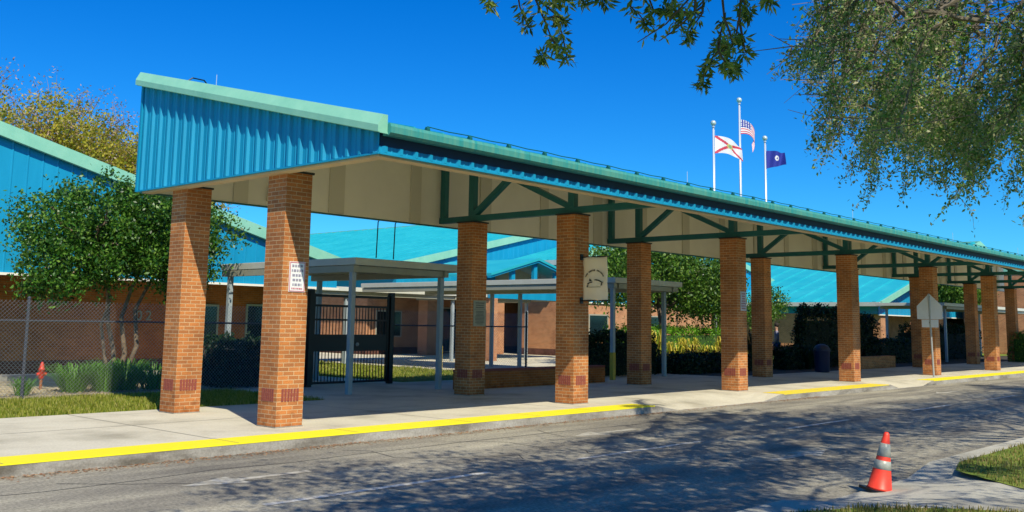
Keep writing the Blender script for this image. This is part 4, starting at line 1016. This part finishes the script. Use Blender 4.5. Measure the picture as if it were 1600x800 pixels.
baseB = (17.0,-2.6,0)
def fringe(t):
    mb = MB(); P = []; Pf = []; B = Vector(baseB)
    Q = []
    for k in range(46):          # drooping boughs, each with leafy clumps strung along it
        x0 = rng.uniform(1330, 1760); y0 = rng.uniform(-90, 60); D0 = rng.uniform(12.5, 19)
        x1 = x0-rng.uniform(40, 210); y1 = rng.uniform(60, 205); x1 = max(x1, (1244 if y1 < 150 else 1280)+rng.uniform(0, 30)); grn = x0 < 1560
        a, b = pix(x0, y0, D0), pix(x1, y1, D0-rng.uniform(-.8, 1.4)); n = 7
        pts = [a.lerp(b, i/n)+Vector((0, 0, .35*math.sin(math.pi*i/n)))+Vector(rng.normal(size=3)*.05) for i in range(n+1)]
        mb.tube([q-B for q in pts], taper(.035, .009, n), 5)
        for q in pts[1:]:
            for _ in range(rng.integers(2, 5)):
                c = np.array(q)+rng.normal(size=3)*np.array([.35, .35, .22]); m_ = rng.integers(45, 90)
                mb.tube([q-B, Vector(c)-B], [.009, .004], 3)
                (P if (rng.random() < (.94 if grn else .66)) else Q).append(c+rng.normal(size=(m_, 3))*rng.uniform(.13, .24)*np.array([1, 1, .75]))
        Q_ = []
        for q in pts[3:]:
            for _ in range(4): strand(mb, Q_, q-B, (-.5+rng.normal()*.4, .3+rng.normal()*.4, -.8), rng.uniform(.3, .65), 5, 6, .06, .006)
        if Q_: Pf.append(np.array(Q_))
    for k in range(70):          # long fine hanging twigs of the lower fringe
        x = rng.uniform(1375, 1720); y = rng.uniform(110, 205); D = rng.uniform(13, 20); a = pix(x, y, D); Q_ = []
        main = strand(mb, Q_, a-B, (-.8+rng.normal()*.35, .5+rng.normal()*.35, -.45), rng.uniform(.7, 1.45), 8, 6, .06, .009)
        for q in main[1:]:
            for _ in range(2): strand(mb, Q_, q, (-.5+rng.normal()*.6, .3+rng.normal()*.6, -.7), rng.uniform(.25, .5), 4, 6, .05, .005)
        Pf.append(np.array(Q_))
    mb.build('twigs', mat('pale_twig', (.17,.14,.10), .9), t)
    leaves('leafy_sprays', np.concatenate(P), .102, M_LEAFG, t, .36, droop=.2); leaves('dry_sprays', np.concatenate(Q), .08, M_LEAFF, t, .4, droop=.2)
    leaves('fine_sprays', np.concatenate(Pf), .062, M_LEAFF2, t, .45)
crown_tree('oak_tree', 'large oak crown filling the upper right corner over the road', baseB, [([(17.0,-2.6,-.1),(17.1,-2.4,2),(17.4,-1.6,4),(17.6,-.6,5.2)], [.38,.32,.26,.2])],
    EB, 950, 42, .30, .12, M_LEAFO, M_TRUNKD, shell=.15, limbs=20, aspect=.42, extra=fringe, lr=.035, cut=view_thin)
for i, (x, lb) in enumerate(((31.5, 'oak beyond the frame whose crown shades the middle road'), (44.5, 'farthest oak beyond the frame along the island'))):
    E = [(x-2,1.6,7.0,4.6,2.6,1.6),(x+2.6,1.5,7.2,4.4,2.5,1.6)]
    crown_tree('oak_tree', lb, (x,-2.6,0), [([(x,-2.6,-.1),(x+.1,-2.2,2.5),(x-.2,-.8,5.4)], [.34,.28,.2])], E, 700, 38, .34, .16, M_LEAFO, M_TRUNKD, shell=.15, limbs=8, aspect=.45, lr=.03)

# ------------------------------------------------------------------ person half hidden behind the planting
ps = thing('person', 'person in a grey shirt seen past the fourth back column', 'person', (43.25, 22.2, 0), rz=R(215)); ps.scale = (1.06, 1.06, 1.06)
def skin(name, V_, Eg, rad, mt, parent, sub=2):
    me = bpy.data.meshes.new(name); me.from_pydata(V_, Eg, []); me.materials.append(mt)
    o = bpy.data.objects.new(name, me); C.objects.link(o); o.parent = parent
    s = o.modifiers.new('skin', 'SKIN'); s.use_smooth_shade = True
    for v, r in zip(me.skin_vertices[0].data, rad): v.radius = (r, r) if not isinstance(r, tuple) else r
    me.skin_vertices[0].data[0].use_root = True
    u = o.modifiers.new('sub', 'SUBSURF'); u.levels = sub; u.render_levels = sub
    return o
SKN = mat('skin', (.42,.24,.16), .6)
V_ = [(0,0,.95),(0,0,1.15),(0,.01,1.38),(0,0,1.50),(0,-.01,1.60),(0,-.01,1.71),(-.17,0,1.42),(-.23,0,1.15),(-.22,-.12,.93),(.17,0,1.42),(.23,0,1.15),(.22,-.12,.93),(-.10,0,.90),(-.11,0,.50),(-.11,.01,.10),(-.11,-.12,.05),(.10,0,.90),(.12,-.03,.50),(.12,.02,.10),(.12,-.1,.05),(-.215,-.19,.88),(.215,-.19,.88)]
Eg = [(0,1),(1,2),(2,3),(3,4),(4,5),(2,6),(6,7),(7,8),(2,9),(9,10),(10,11),(0,12),(12,13),(13,14),(14,15),(0,16),(16,17),(17,18),(18,19),(8,20),(11,21)]
rd = [(.14,.10),(.13,.10),(.14,.10),.055,.085,.075,.055,.042,.032,.055,.042,.032,.09,.06,.045,.04,.09,.06,.045,.04,.03,.03]
skin('body', V_, Eg, rd, SKN, ps)
skin('shirt', [(0,0,.92),(0,0,1.15),(0,.01,1.40),(-.17,0,1.43),(-.215,0,1.26),(.17,0,1.43),(.215,0,1.26)], [(0,1),(1,2),(2,3),(3,4),(2,5),(5,6)], [(.165,.125),(.15,.12),(.155,.12),.075,.062,.075,.062], mat('grey_shirt', (.30,.28,.36), .9), ps)
skin('trousers', [(0,0,.95),(-.10,0,.88),(-.11,0,.50),(-.11,.01,.13),(.10,0,.88),(.12,-.03,.50),(.12,.02,.13)], [(0,1),(1,2),(2,3),(0,4),(4,5),(5,6)], [(.16,.125),.105,.078,.062,.105,.078,.062], mat('blue_jeans', (.05,.09,.2), .9), ps)
MB().lathe([(.03,0),(.085,.03),(.10,.09),(.095,.14),(.06,.19),(.01,.205)], 16, (0,.015,1.63)).build('hair', mat('dark_hair', (.02,.015,.01), .8), ps, smooth=True)
